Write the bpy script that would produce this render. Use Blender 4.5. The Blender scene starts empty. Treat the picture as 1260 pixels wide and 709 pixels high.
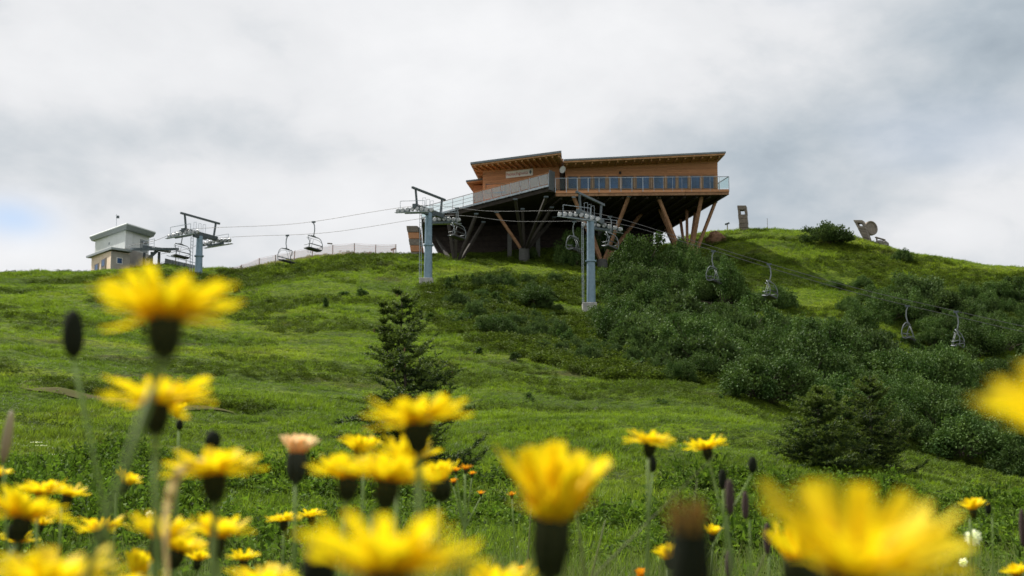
import bpy, math, random
import numpy as np
from mathutils import Vector, Matrix, Euler
random.seed(7)
rng = np.random.default_rng(11)
scene = bpy.context.scene
COL = scene.collection
PI = math.pi
# ------------------------------------------------------------------ camera, sky, sun, exposure
F = 1731.0; CX, CY = 630.0, 354.5           # focal length and centre of the 1260 x 709 photograph, in its pixels
PITCH = math.atan(265.5/F); CP, SP = math.cos(PITCH), math.sin(PITCH)
cd = bpy.data.cameras.new('camera'); cam = bpy.data.objects.new('camera', cd); COL.objects.link(cam)
cam.rotation_euler = (PI/2+PITCH, 0, 0)
cd.sensor_width = 36; cd.lens = 36*F/1260; cd.clip_start = .02; cd.clip_end = 6000
cd.dof.use_dof = True; cd.dof.focus_distance = 9.0; cd.dof.aperture_fstop = 12.5; cd.dof.aperture_blades = 7
scene.camera = cam
scene.view_settings.view_transform = 'Standard'; scene.view_settings.look = 'None'
scene.view_settings.exposure = .36; scene.view_settings.gamma = 1
SUN = Vector((-.68, .50, 1.0)).normalized()          # towards the sun: high, left and a little beyond the hill
sun_el = math.asin(SUN.z); sun_az = math.atan2(SUN.x, SUN.y)
sl = bpy.data.lights.new('sun', 'SUN'); sl.energy = 5.0; sl.angle = math.radians(.53); sl.color = (1, .955, .88)
so = bpy.data.objects.new('sun', sl); COL.objects.link(so); so.rotation_euler = SUN.to_track_quat('Z', 'Y').to_euler(); so.location = SUN*200
W = bpy.data.worlds.new('World'); scene.world = W; W.use_nodes = True

def nt_helpers(nt):
    def N(t, **k):
        n = nt.nodes.new(t)
        for a, b in k.items():
            if a.startswith('i_'): n.inputs[a[2:]].default_value = b
            else: setattr(n, a, b)
        return n
    def L(a, b): nt.links.new(a, b)
    def val(x, sock):
        if isinstance(x, (int, float)): sock.default_value = x
        else: L(x, sock)
    def M(op, a, b=0.0, clamp=False):
        n = N('ShaderNodeMath', operation=op); n.use_clamp = clamp
        val(a, n.inputs[0]); val(b, n.inputs[1]); return n.outputs[0]
    def MIX(f, a, b, blend='MIX'):
        n = N('ShaderNodeMix', data_type='RGBA', blend_type=blend)
        val(f, n.inputs[0])
        for s, c in ((n.inputs[6], a), (n.inputs[7], b)):
            if isinstance(c, tuple): s.default_value = (*c, 1) if len(c) == 3 else c
            else: L(c, s)
        return n.outputs[2]
    def NOISE(vec, scale, detail=3, rough=.55, dist=0):
        n = N('ShaderNodeTexNoise'); n.inputs['Scale'].default_value = scale; n.inputs['Detail'].default_value = detail
        n.inputs['Roughness'].default_value = rough; n.inputs['Distortion'].default_value = dist
        L(vec, n.inputs['Vector']); return n.outputs[0]
    def MAPR(x, a, b, c=0.0, d=1.0):
        n = N('ShaderNodeMapRange', interpolation_type='SMOOTHSTEP')
        L(x, n.inputs[0])
        for i, v in enumerate((a, b, c, d)): n.inputs[i+1].default_value = v
        return n.outputs[0]
    return N, L, M, MIX, NOISE, MAPR

def build_world():
    nt = W.node_tree; nt.nodes.clear()
    N, L, M, MIX, NOISE, MAPR = nt_helpers(nt)
    out = N('ShaderNodeOutputWorld'); bg = N('ShaderNodeBackground'); bg.inputs[1].default_value = .1
    sky = N('ShaderNodeTexSky', sky_type='NISHITA'); sky.sun_disc = False
    sky.sun_elevation = sun_el; sky.sun_rotation = sun_az; sky.altitude = 1800
    tc = N('ShaderNodeTexCoord')
    mp = N('ShaderNodeMapping'); mp.inputs['Scale'].default_value = (1, 1, 1.7); mp.inputs['Location'].default_value = (3.1, .4, 1.3)
    L(tc.outputs['Generated'], mp.inputs['Vector'])
    big = NOISE(mp.outputs[0], 2.2, 2, .5, .3)
    mid = NOISE(mp.outputs[0], 5.0, 6, .52, .35)
    fin = NOISE(mp.outputs[0], 16.0, 5, .55, .2)
    sep = N('ShaderNodeSeparateXYZ'); L(tc.outputs['Generated'], sep.inputs[0])
    # banks of cloud: thick grey ones and thin bright ones
    def bank(px, py, sx, sz):
        x, z = ray(px, py); v = Vector((x, 1, z)).normalized()
        dx = M('DIVIDE', M('SUBTRACT', sep.outputs[0], v.x), sx); dz = M('DIVIDE', M('SUBTRACT', sep.outputs[2], v.z), sz)
        dy = M('DIVIDE', M('SUBTRACT', sep.outputs[1], v.y), max(sx, sz)*1.5)
        r2 = M('ADD', M('ADD', M('MULTIPLY', dx, dx), M('MULTIPLY', dz, dz)), M('MULTIPLY', dy, dy))
        return M('POWER', 2.718, M('MULTIPLY', r2, -1.0))
    t = M('ADD', M('MULTIPLY', M('SUBTRACT', big, .5), .5), M('ADD', M('MULTIPLY', M('SUBTRACT', mid, .5), 1.15), M('MULTIPLY', M('SUBTRACT', fin, .5), .45)))
    t = M('ADD', t, .60)
    for px, py, sx, sz, w in ((600, 110, .13, .07, .42), (330, 250, .20, .035, .28), (60, 80, .12, .05, .16), (290, 165, .10, .035, -.22), (120, 170, .10, .03, -.10), (1120, 110, .14, .12, -.30),
                              (1000, 240, .10, .05, -.22), (1160, 280, .05, .02, .22), (1240, 60, .05, .05, -.22), (40, 310, .07, .016, .22)):
        t = M('ADD', t, M('MULTIPLY', bank(px, py, sx, sz), w))
    cr = N('ShaderNodeValToRGB'); L(t, cr.inputs[0]); e = cr.color_ramp.elements
    e[0].position = .0; e[0].color = (.31, .37, .43, 1); e[1].position = 1.0; e[1].color = (.88, .885, .90, 1)
    for p, c in ((.25, (.45, .51, .565)), (.46, (.62, .655, .69)), (.66, (.78, .79, .81))):
        k = e.new(p); k.color = (*c, 1)
    cl = N('ShaderNodeMix', data_type='RGBA', blend_type='MULTIPLY'); cl.inputs[0].default_value = 1
    L(cr.outputs[0], cl.inputs[6]); cl.inputs[7].default_value = (8.2, 8.2, 8.2, 1)
    # gaps between the clouds where the blue shows
    gap = M('ADD', M('ADD', MAPR(big, .60, .72), 0.0), M('MULTIPLY', bank(14, 268, .026, .0125), M('ADD', M('MULTIPLY', mid, 2.5), -.1)))
    gap = M('MINIMUM', M('MULTIPLY', gap, .75), 1.0, True)
    skyl = MIX(.22, sky.outputs[0], (8.5, 8.7, 9.0))
    L(MIX(gap, cl.outputs[2], skyl), bg.inputs[0]); L(bg.outputs[0], out.inputs[0])

def ray(px, py):                 # direction of a photo point as (x/y, z/y)
    v = py-CY; y = F*CP+v*SP
    return (px-CX)/y, (F*SP-v*CP)/y
def P(px, py, Y):
    x, z = ray(px, py); return Vector((x*Y, Y, z*Y))
def hit_z(px, py, z):
    x, zz = ray(px, py); Y = z/zz; return Vector((x*Y, Y, z))
build_world()

# ------------------------------------------------------------------ terrain height
_cols = {
 -150: [(8,714),(14,640),(22,570),(30,518),(40,474),(55,436),(80,395),(110,357),(138,336)],
 0:    [(8,714),(14,640),(22,570),(30,520),(40,478),(55,440),(80,395),(110,356),(138,333)],
 120:  [(8,716),(14,641),(22,572),(30,524),(40,488),(55,448),(80,400),(110,356),(134,330)],
 215:  [(8,717),(14,642),(22,573),(30,527),(40,494),(55,456),(80,408),(110,362),(136,326)],
 300:  [(8,720),(14,643),(22,575),(30,531),(40,502),(55,466),(80,418),(110,368),(140,330)],
 400:  [(8,720),(14,645),(22,580),(30,538),(40,508),(55,474),(80,420),(110,362),(140,313)],
 500:  [(8,720),(14,650),(22,590),(30,548),(40,518),(55,483),(80,428),(105,376),(118,349),(142,312)],
 600:  [(8,722),(14,652),(22,592),(30,552),(40,524),(55,486),(80,438),(105,374),(118,345),(130,323),(152,308)],
 720:  [(8,725),(14,655),(22,594),(30,546),(38,516),(50,505),(65,482),(85,440),(105,394),(113,376),(130,322),(152,300)],
 820:  [(8,725),(14,660),(22,597),(30,543),(36,517),(50,502),(65,478),(85,440),(105,385),(120,345),(134,314),(152,301)],
 875:  [(8,725),(14,662),(22,600),(30,546),(37,520),(50,505),(65,482),(85,443),(105,390),(120,345),(134,304),(150,282)],
 1000: [(8,725),(14,664),(22,606),(30,562),(38,541),(50,534),(65,512),(85,458),(105,396),(125,330),(146,281)],
 1130: [(8,725),(14,667),(22,612),(30,580),(38,568),(50,574),(65,556),(80,508),(100,444),(122,352),(144,310)],
 1260: [(8,728),(14,672),(22,627),(30,605),(38,597),(50,602),(65,584),(80,522),(100,458),(118,376),(138,327)],
 1420: [(8,730),(14,675),(22,635),(30,615),(38,610),(50,612),(65,590),(80,530),(100,478),(118,400),(138,342)],
}
def pchip(xk, yk, x):
    xk = np.asarray(xk, float); yk = np.asarray(yk, float); h = np.diff(xk); d = np.diff(yk)/h
    m = np.zeros_like(yk)
    for i in range(1, len(xk)-1):
        if d[i-1]*d[i] > 0:
            w1 = 2*h[i]+h[i-1]; w2 = h[i]+2*h[i-1]; m[i] = (w1+w2)/(w1/d[i-1]+w2/d[i])
    m[0] = d[0]; m[-1] = d[-1]
    i = np.clip(np.searchsorted(xk, x)-1, 0, len(xk)-2); t = (x-xk[i])/h[i]; t2 = t*t; t3 = t2*t
    return (2*t3-3*t2+1)*yk[i]+(t3-2*t2+t)*h[i]*m[i]+(-2*t3+3*t2)*yk[i+1]+(t3-t2)*h[i]*m[i+1]
YG = np.concatenate([np.linspace(0, 30, 61), np.linspace(31, 220, 190), np.geomspace(230, 5000, 30)])
_us, _rows = [], []
for px in sorted(_cols):
    ks = _cols[px]
    Y = [0, 4]+[k[0] for k in ks]; Z = [-.50, -.47]
    for yy, py in ks: Z.append(ray(px, py)[1]*yy)
    yc, zc = Y[-1], Z[-1]
    for dd, dz in ((9, -.3), (22, -2.2), (60, -14), (140, -45), (500, -150), (5000, -900)): Y.append(yc+dd); Z.append(zc+dz)
    Y[1] = 4
    _us.append(ray(px, 450)[0]); _rows.append(pchip(Y, Z, YG))
UG = np.linspace(_us[0], _us[-1], 241)
_rows = np.array(_rows); HT = np.array([pchip(_us, _rows[:, j], UG) for j in range(len(YG))])   # [Y, U]

def vnoise(x, y, seed=0):
    xi = np.floor(x).astype(np.int64); yi = np.floor(y).astype(np.int64); fx = x-xi; fy = y-yi
    fx = fx*fx*(3-2*fx); fy = fy*fy*(3-2*fy)
    def h(a, b):
        n = (a*374761393+b*668265263+seed*1442695041) & 0x7fffffff
        n = ((n ^ (n >> 13))*1274126177) & 0x7fffffff
        return ((n ^ (n >> 16)) & 0xffff)/65535.0
    return (h(xi, yi)*(1-fx)+h(xi+1, yi)*fx)*(1-fy)+(h(xi, yi+1)*(1-fx)+h(xi+1, yi+1)*fx)*fy
def fbm(x, y, s, seed=0, o=3):
    r = 0; a = 1; t = 0
    for i in range(o):
        r = r+a*vnoise(x/s*2**i+i*17.3, y/s*2**i-i*9.1, seed+i); t += a; a *= .5
    return r/t-.5
UMAX = .42
_CPX = (-100,0,60,100,160,200,230,300,340,380,430,480,600,720,820,875,930,1000,1050,1090,1150,1200,1260,1400)     # evens out the crest line
_CDZ = (11,7,6,7,2.5,2.8,9.7,8.6,5,8.5,7,5.4,6,4,4,5.5,3,8,6,1,.5,1.2,4,11)
def Hv(x, y):
    x = np.asarray(x, float); y = np.asarray(y, float)
    r = np.hypot(x, y); th = np.arctan2(x, y); tc = np.clip(th, -math.atan(UMAX), math.atan(UMAX))
    u = np.tan(tc); Yf = r*np.cos(tc)
    fi = np.interp(Yf, YG, np.arange(len(YG))); j = np.clip(fi.astype(int), 0, len(YG)-2); fj = fi-j
    gi = (u-UG[0])/(UG[1]-UG[0]); k = np.clip(gi.astype(int), 0, len(UG)-2); fk = gi-k
    z = (HT[j, k]*(1-fk)+HT[j, k+1]*fk)*(1-fj)+(HT[j+1, k]*(1-fk)+HT[j+1, k+1]*fk)*fj
    n = .9*fbm(x, y, 17, 3, 2)+1.0*fbm(x*.55, y*1.15, 5.5, 5, 3)+.36*fbm(x, y, 1.8, 8, 3)
    z = z+n*np.clip((Yf-9)/30, 0.05, 1)
    k = np.clip((Yf-85)/46, 0, 1); k = k*k*(3-2*k)
    z = z-k*(np.interp(u*F/1.005+CX, _CPX, _CDZ)+3.0)/F*np.minimum(Yf, 140)
    w = np.clip((np.abs(th)-1.05)/1.0, 0, 1); w = w*w*(3-2*w)
    return z*(1-w)+w*(-.5-.13*r)
def H(x, y): return float(Hv(np.array([x]), np.array([y]))[0])
_YS = np.concatenate([np.arange(4, 30, .1), np.arange(30, 175, .2)])
def ground_hit(px, py):
    """first point of the hillside seen at that place of the photograph"""
    ux, uz = ray(px, py); h = Hv(ux*_YS, _YS)-uz*_YS
    i = np.argmax(h > 0)
    if h[i] <= 0: i = np.argmax(h)
    Y = float(_YS[i]); return Vector((ux*Y, Y, H(ux*Y, Y)))
def crest(px):
    u = ray(px, 320)[0]; Y = np.arange(110, 170, .5); e = Hv(u*Y, Y)/Y; i = int(np.argmax(e))
    return Vector((u*Y[i], Y[i], float(e[i]*Y[i])))
def project(x, y, z):
    d = y*CP+z*SP; return CX+F*x/d, CY-F*(z*CP-y*SP)/d

# ------------------------------------------------------------------ mesh building helpers
class MB:
    def __init__(s): s.v = []; s.f = []
    def add(s, vs, fs):
        b = len(s.v); s.v += [tuple(p) for p in vs]; s.f += [tuple(i+b for i in f) for f in fs]; return s
    def box8(s, p):   # 4 bottom points then 4 top points
        return s.add(p, [(3,2,1,0),(4,5,6,7),(0,1,5,4),(1,2,6,5),(2,3,7,6),(3,0,4,7)])
    def box(s, c, sz, R=None):
        hx, hy, hz = sz[0]/2, sz[1]/2, sz[2]/2; c = Vector(c)
        q = [Vector(a) for a in ((-hx,-hy,-hz),(hx,-hy,-hz),(hx,hy,-hz),(-hx,hy,-hz),(-hx,-hy,hz),(hx,-hy,hz),(hx,hy,hz),(-hx,hy,hz))]
        return s.box8([c+(R @ a if R else a) for a in q])
    def bar(s, a, b, w, h=None, up=Vector((0,0,1))):
        a = Vector(a); b = Vector(b); h = h or w; d = (b-a).normalized()
        x = d.cross(up)
        if x.length < 1e-4: x = d.cross(Vector((0,1,0)))
        x.normalize(); y = x.cross(d).normalized(); x = x*w/2; y = y*h/2
        return s.box8([a-x-y, a+x-y, b+x-y, b-x-y, a-x+y, a+x+y, b+x+y, b-x+y])
    def tube(s, pts, rad, n=8, cap=True):
        pts = [Vector(p) for p in pts]
        if not hasattr(rad, '__len__'): rad = [rad]*len(pts)
        base = len(s.v); prev = None
        for i, p in enumerate(pts):
            d = (pts[min(i+1, len(pts)-1)]-pts[max(i-1, 0)])
            if d.length < 1e-9: d = Vector((0,0,1))
            d.normalize()
            if prev is None:
                x = d.cross(Vector((0,0,1)));
                if x.length < 1e-3: x = d.cross(Vector((0,1,0)))
            else: x = prev-d*prev.dot(d)
            x.normalize(); prev = x; y = d.cross(x)
            for k in range(n):
                a = 2*PI*k/n; s.v.append(tuple(p+(x*math.cos(a)+y*math.sin(a))*rad[i]))
        for i in range(len(pts)-1):
            for k in range(n):
                a = base+i*n+k; b = base+i*n+(k+1)%n; s.f.append((a, b, b+n, a+n))
        if cap:
            s.f.append(tuple(base+k for k in range(n-1, -1, -1))); s.f.append(tuple(base+(len(pts)-1)*n+k for k in range(n)))
        return s
    def prism(s, poly, top, bot):     # poly of (x, y); top / bot lists of z or numbers
        n = len(poly)
        tz = top if hasattr(top, '__len__') else [top]*n; bz = bot if hasattr(bot, '__len__') else [bot]*n
        vs = [(x, y, bz[i]) for i, (x, y) in enumerate(poly)]+[(x, y, tz[i]) for i, (x, y) in enumerate(poly)]
        return s.add(vs, [tuple(range(n-1, -1, -1)), tuple(range(n, 2*n))]+[(i, (i+1)%n, n+(i+1)%n, n+i) for i in range(n)])
    def lathe(s, prof, n=16, M4=None):
        b = len(s.v)
        for r, z in prof:
            for k in range(n):
                a = 2*PI*k/n; v = Vector((r*math.cos(a), r*math.sin(a), z)); s.v.append(tuple(M4 @ v if M4 else v))
        for i in range(len(prof)-1):
            for k in range(n):
                a = b+i*n+k; c = b+i*n+(k+1)%n; s.f.append((a, c, c+n, a+n))
        s.f.append(tuple(b+k for k in range(n-1, -1, -1))); s.f.append(tuple(b+(len(prof)-1)*n+k for k in range(n)))
        return s
WP = {}
def wpos(o): return WP.get(o.name, Vector((0,0,0)))
def link_mesh(name, me, mat, parent=None):
    if mat and not me.materials: me.materials.append(mat)
    o = bpy.data.objects.new(name, me); COL.objects.link(o)
    if parent: o.parent = parent
    WP[o.name] = wpos(parent).copy() if parent else Vector((0,0,0))
    return o
def build(mb, name, mat, parent=None, smooth=False, origin=None, bevel=0, world=True):
    """world=True: the vertices are world coordinates"""
    off = wpos(parent) if (parent and world) else Vector((0,0,0))
    if origin is not None and parent is None: off = Vector(origin)
    me = bpy.data.meshes.new(name)
    me.from_pydata([(x-off.x, y-off.y, z-off.z) for x, y, z in mb.v], [], mb.f); me.update()
    if smooth: me.shade_smooth()
    o = link_mesh(name, me, mat, parent)
    if origin is not None and parent is None: o.location = off; WP[o.name] = off
    if bevel:
        m = o.modifiers.new('bevel', 'BEVEL'); m.width = bevel; m.segments = 1
    return o
def tag(o, label=None, cat=None, group=None, kind=None):
    if label: o['label'] = label
    if cat: o['category'] = cat
    if group: o['group'] = group
    if kind: o['kind'] = kind
    return o
def thing(name, label, cat, loc=(0,0,0), group=None, rotz=0):
    o = bpy.data.objects.new(name, None); COL.objects.link(o); o.location = loc; o.rotation_euler = (0,0,rotz)
    o.empty_display_size = .1; WP[o.name] = Vector(loc)
    return tag(o, label, cat, group)
def copy_tree(o, parent=None):
    c = o.copy(); COL.objects.link(c)
    if parent: c.parent = parent
    for ch in list(o.children): copy_tree(ch, c)
    return c

# ------------------------------------------------------------------ materials
def new_mat(name):
    m = bpy.data.materials.new(name); m.use_nodes = True; nt = m.node_tree; nt.nodes.clear(); return m, nt
def surf(name, col, rough=.6, metal=0, var=.25, scale=6, bump=.15, col2=None, spec=.4, stretch=None, transl=None):
    m, nt = new_mat(name); N, L, M, MIX, NOISE, MAPR = nt_helpers(nt)
    out = N('ShaderNodeOutputMaterial'); b = N('ShaderNodeBsdfPrincipled')
    tc = N('ShaderNodeTexCoord'); v = tc.outputs['Object']
    if stretch:
        mp = N('ShaderNodeMapping'); mp.inputs['Scale'].default_value = stretch; L(v, mp.inputs[0]); v = mp.outputs[0]
    n1 = NOISE(v, scale, 5, .6); n2 = NOISE(v, scale*.17, 2, .5)
    oi = N('ShaderNodeObjectInfo')
    f = MAPR(n1, .3, .7)
    c2 = col2 or tuple(c*(1-var*1.4) for c in col)
    c = MIX(f, col, c2)
    g = M('ADD', M('MULTIPLY', M('SUBTRACT', oi.outputs['Random'], .5), var*.9), M('ADD', M('MULTIPLY', M('SUBTRACT', n2, .5), var), 1.0))
    cc = N('ShaderNodeVectorMath', operation='SCALE'); L(c, cc.inputs[0]); L(g, cc.inputs['Scale'])
    L(cc.outputs[0], b.inputs['Base Color'])
    b.inputs['Roughness'].default_value = rough; b.inputs['Metallic'].default_value = metal; b.inputs['Specular IOR Level'].default_value = spec
    if bump:
        bp = N('ShaderNodeBump'); bp.inputs['Strength'].default_value = bump; bp.inputs['Distance'].default_value = .02; L(n1, bp.inputs['Height']); L(bp.outputs[0], b.inputs['Normal'])
    L(b.outputs[0], out.inputs[0]); return m
GREENS = dict(a=(.172,.240,.012), b=(.092,.138,.011), c=(.255,.300,.022), h=(.085,.066,.026))
def green_nodes(nt, bias=0.0, heath=True):
    N, L, M, MIX, NOISE, MAPR = nt_helpers(nt)
    g = N('ShaderNodeNewGeometry'); p = g.outputs['Position']
    mp = N('ShaderNodeMapping'); mp.inputs['Scale'].default_value = (.6, 1.0, 2.2); L(p, mp.inputs[0]); q = mp.outputs[0]
    n0 = NOISE(q, .055, 3, .5, .6); n1 = NOISE(q, .22, 4, .6, .4); n2 = NOISE(p, 1.6, 4, .65)
    c = MIX(MAPR(n1, .44, .60), GREENS['a'], GREENS['b'])
    c = MIX(MAPR(n0, .50, .66), c, GREENS['c'])
    if heath:
        n3 = NOISE(q, .30, 5, .6, .5)
        c = MIX(M('MULTIPLY', MAPR(n3, .57, .66), .8), c, GREENS['h'])
    c = MIX(M('MULTIPLY', MAPR(n2, .40, .70), .7), c, (.040,.070,.010))
    return c, p
def ground_mat():
    m, nt = new_mat('meadow ground'); N, L, M, MIX, NOISE, MAPR = nt_helpers(nt)
    out = N('ShaderNodeOutputMaterial'); b = N('ShaderNodeBsdfPrincipled')
    c, p = green_nodes(nt)
    n = NOISE(p, 5, 6, .7); n2 = NOISE(p, 1.2, 4, .6)
    c = MIX(MAPR(n, .3, .75), c, (.028,.050,.010))
    L(c, b.inputs['Base Color']); b.inputs['Roughness'].default_value = .95; b.inputs['Specular IOR Level'].default_value = .1
    bp = N('ShaderNodeBump'); bp.inputs['Strength'].default_value = .9; bp.inputs['Distance'].default_value = .25
    L(M('ADD', n, n2), bp.inputs['Height']); L(bp.outputs[0], b.inputs['Normal'])
    L(b.outputs[0], out.inputs[0]); return m
def leaf_mat(name, col=None, col2=None, transl=.35, rough=.55, spec=.3, world_green=0.0, rnd=.5, heath=True):
    """thin leaf: diffuse on both sides and light passing through"""
    m, nt = new_mat(name); N, L, M, MIX, NOISE, MAPR = nt_helpers(nt)
    out = N('ShaderNodeOutputMaterial'); b = N('ShaderNodeBsdfPrincipled'); tr = N('ShaderNodeBsdfTranslucent'); mx = N('ShaderNodeMixShader')
    if world_green:
        c, p = green_nodes(nt, heath=heath)
        if col: c = MIX(1-world_green, c, col)
    else:
        tc = N('ShaderNodeTexCoord'); n1 = NOISE(tc.outputs['Object'], 2.5, 3, .6)
        c = MIX(MAPR(n1, .35, .65), col, col2 or col)
    oi = N('ShaderNodeObjectInfo')
    g = N('ShaderNodeNewGeometry')
    k = M('ADD', M('MULTIPLY', M('SUBTRACT', oi.outputs['Random'], .5), rnd), M('ADD', M('MULTIPLY', M('SUBTRACT', g.outputs['Random Per Island'], .5), .7), 1.0))
    cc = N('ShaderNodeVectorMath', operation='SCALE'); L(c, cc.inputs[0]); L(k, cc.inputs['Scale'])
    L(cc.outputs[0], b.inputs['Base Color']); b.inputs['Roughness'].default_value = rough; b.inputs['Specular IOR Level'].default_value = spec
    tc2 = MIX(.5, cc.outputs[0], (.9,1.0,.25), 'MULTIPLY'); sc = N('ShaderNodeVectorMath', operation='SCALE'); L(tc2, sc.inputs[0]); sc.inputs['Scale'].default_value = 1.6
    L(sc.outputs[0], tr.inputs[0]); mx.inputs[0].default_value = transl
    L(b.outputs[0], mx.inputs[1]); L(tr.outputs[0], mx.inputs[2]); L(mx.outputs[0], out.inputs[0]); return m
def petal_mat(name, tip, base, L0=.016):
    m, nt = new_mat(name); N, L, M, MIX, NOISE, MAPR = nt_helpers(nt)
    out = N('ShaderNodeOutputMaterial'); b = N('ShaderNodeBsdfPrincipled'); tr = N('ShaderNodeBsdfTranslucent'); mx = N('ShaderNodeMixShader')
    tc = N('ShaderNodeTexCoord'); sep = N('ShaderNodeSeparateXYZ'); L(tc.outputs['Object'], sep.inputs[0])
    r = M('SQRT', M('ADD', M('MULTIPLY', sep.outputs[0], sep.outputs[0]), M('MULTIPLY', sep.outputs[1], sep.outputs[1])))
    mp = N('ShaderNodeMapping'); mp.inputs['Scale'].default_value = (60, 1500, 60); L(tc.outputs['Object'], mp.inputs[0])
    streak = NOISE(mp.outputs[0], 1, 2)
    oi = N('ShaderNodeObjectInfo')
    c = MIX(MAPR(r, L0*.0, L0*.42), base, tip)
    c = MIX(M('MULTIPLY', MAPR(streak, .5, .7), .35), c, base)
    k = M('ADD', M('MULTIPLY', M('SUBTRACT', oi.outputs['Random'], .5), .25), 1.0)
    cc = N('ShaderNodeVectorMath', operation='SCALE'); L(c, cc.inputs[0]); L(k, cc.inputs['Scale']); c = cc.outputs[0]
    L(c, b.inputs['Base Color']); L(c, tr.inputs[0]); b.inputs['Roughness'].default_value = .6; b.inputs['Specular IOR Level'].default_value = .2
    mx.inputs[0].default_value = .5
    L(b.outputs[0], mx.inputs[1]); L(tr.outputs[0], mx.inputs[2]); L(mx.outputs[0], out.inputs[0]); return m
def glass_mat(name, col=(.85,.92,.95), alpha=.3, rough=.05):
    m, nt = new_mat(name); N, L, M, MIX, NOISE, MAPR = nt_helpers(nt)
    out = N('ShaderNodeOutputMaterial'); b = N('ShaderNodeBsdfPrincipled'); t = N('ShaderNodeBsdfTransparent'); mx = N('ShaderNodeMixShader')
    b.inputs['Base Color'].default_value = (*col, 1); b.inputs['Roughness'].default_value = rough
    t.inputs[0].default_value = (.9, .95, .95, 1); mx.inputs[0].default_value = alpha
    L(t.outputs[0], mx.inputs[1]); L(b.outputs[0], mx.inputs[2]); L(mx.outputs[0], out.inputs[0]); return m
MT = {}
MT['ground'] = ground_mat()
MT['larch'] = surf('larch boards', (.54,.265,.13), .75, var=.30, scale=3, stretch=(1,1,14), col2=(.38,.17,.078))
MT['larch_light'] = surf('light larch', (.56,.30,.15), .75, var=.2, scale=3, col2=(.35,.18,.08))
MT['beam_shaded'] = surf('shade-darkened timber', (.045,.038,.030), .85, var=.2, scale=4)  # timber darkened to carry the shade under the left terrace
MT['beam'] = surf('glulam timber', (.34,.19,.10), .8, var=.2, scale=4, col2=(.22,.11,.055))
MT['dark_timber'] = surf('dark stained timber and shade fill', (.045,.034,.026), .85, var=.3, scale=3)
MT['grey_metal'] = surf('grey sheet metal', (.16,.18,.19), .45, .5, var=.15, scale=4, bump=.05)
MT['steel'] = surf('galvanised steel', (.40,.45,.48), .45, .55, var=.2, scale=5, bump=.08)
MT['pole_steel'] = surf('galvanised tower tube', (.23,.32,.39), .5, .35, var=.22, scale=3, bump=.08, col2=(.17,.25,.31))
MT['chair_steel'] = surf('painted chair steel', (.20,.22,.23), .5, .4, var=.15, scale=5, bump=.05)
MT['dark_steel'] = surf('dark steel', (.10,.125,.135), .5, .4, var=.2, scale=6, bump=.08)
MT['rubber'] = surf('sheave rubber', (.05,.05,.05), .7, var=.2)
MT['sheave'] = surf('sheave aluminium', (.42,.43,.42), .35, .6, var=.2)
MT['seat'] = surf('black seat pad', (.035,.037,.04), .6, var=.2)
MT['concrete'] = surf('concrete', (.42,.41,.38), .9, var=.2, scale=3, col2=(.30,.29,.27))
MT['shaded_concrete'] = surf('shade-darkened concrete', (.10,.10,.09), .9, var=.2)  # shade under the building put into the concrete colour
MT['wood_old'] = surf('weathered grey timber', (.24,.20,.16), .85, var=.3, scale=5, col2=(.15,.13,.11))
MT['cream'] = surf('sunlit-toned cream render', (.86,.70,.54), .9, var=.12, scale=2, col2=(.76,.58,.42))
MT['grey_render'] = surf('grey base render and shade tone', (.40,.37,.33), .9, var=.15, scale=2)
MT['white_clad'] = surf('pale metal cladding', (.66,.68,.66), .55, .1, var=.08, scale=1.5, bump=.03)
MT['roof_white'] = surf('white roof foil', (.78,.80,.80), .5, var=.06, scale=1, bump=.03)
MT['slab_grey'] = surf('grey soffit', (.30,.33,.34), .6, var=.1)
MT['rope'] = surf('steel rope', (.13,.13,.13), .5, .6, var=.1)
MT['path'] = surf('trodden earth path', (.080,.070,.032), .95, var=.35, scale=1.2, bump=.6, spec=.03, col2=(.085,.095,.025))
MT['rock'] = surf('grey rock', (.30,.28,.25), .9, var=.35, scale=4, bump=.6, spec=.1)
MT['earth'] = surf('reddish bare earth', (.26,.155,.095), .95, var=.35, scale=2, bump=.6, spec=.05)
MT['bark'] = surf('bark', (.10,.08,.055), .9, var=.3, scale=12, bump=.4)
MT['sign_white'] = surf('white sign board', (.78,.76,.72), .5, var=.05, bump=0)
MT['sign_red'] = surf('red lettering', (.42,.06,.05), .5, var=.05, bump=0)
MT['sign_dark'] = surf('dark grey emblem', (.08,.10,.12), .5, var=.05, bump=0)
MT['window_glass'] = surf('dark blue window glass', (.055,.13,.30), .4, 0, var=.5, scale=.8, bump=0, spec=.35)
MT['window_frame'] = surf('window frame', (.34,.19,.10), .6, var=.15)
MT['rail_glass'] = glass_mat('railing glass', (.60,.66,.70), .30, .08)
MT['rail_glass_clear'] = glass_mat('clear railing glass', (.55,.66,.70), .035, .05)
MT['net'] = glass_mat('pink safety net', (.90,.50,.42), .28, .8)
MT['leaf_alder'] = leaf_mat('alder leaves', (.043,.086,.020), (.090,.142,.036), .14, rnd=.55, spec=.07)
MT['leaf_alder_pale'] = leaf_mat('pale willow leaves', (.056,.096,.028), (.092,.136,.042), .15, rnd=.45, spec=.08)
MT['needles'] = leaf_mat('spruce needles', (.030,.058,.015), (.045,.076,.018), .15, rnd=.3, spec=.2)
MT['needles_young'] = leaf_mat('young spruce needles', (.085,.125,.022), (.105,.145,.026), .25, rnd=.3, spec=.2)
MT['cone'] = surf('spruce cones', (.26,.16,.08), .8, var=.3)
MT['grass'] = leaf_mat('grass blades', (.085,.150,.018), transl=.45, world_green=.7, rnd=.5, heath=True)
MT['herb'] = leaf_mat('low herb leaves', (.045,.088,.010), (.120,.180,.022), .3, rough=.7, spec=.10, rnd=.9)
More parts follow.
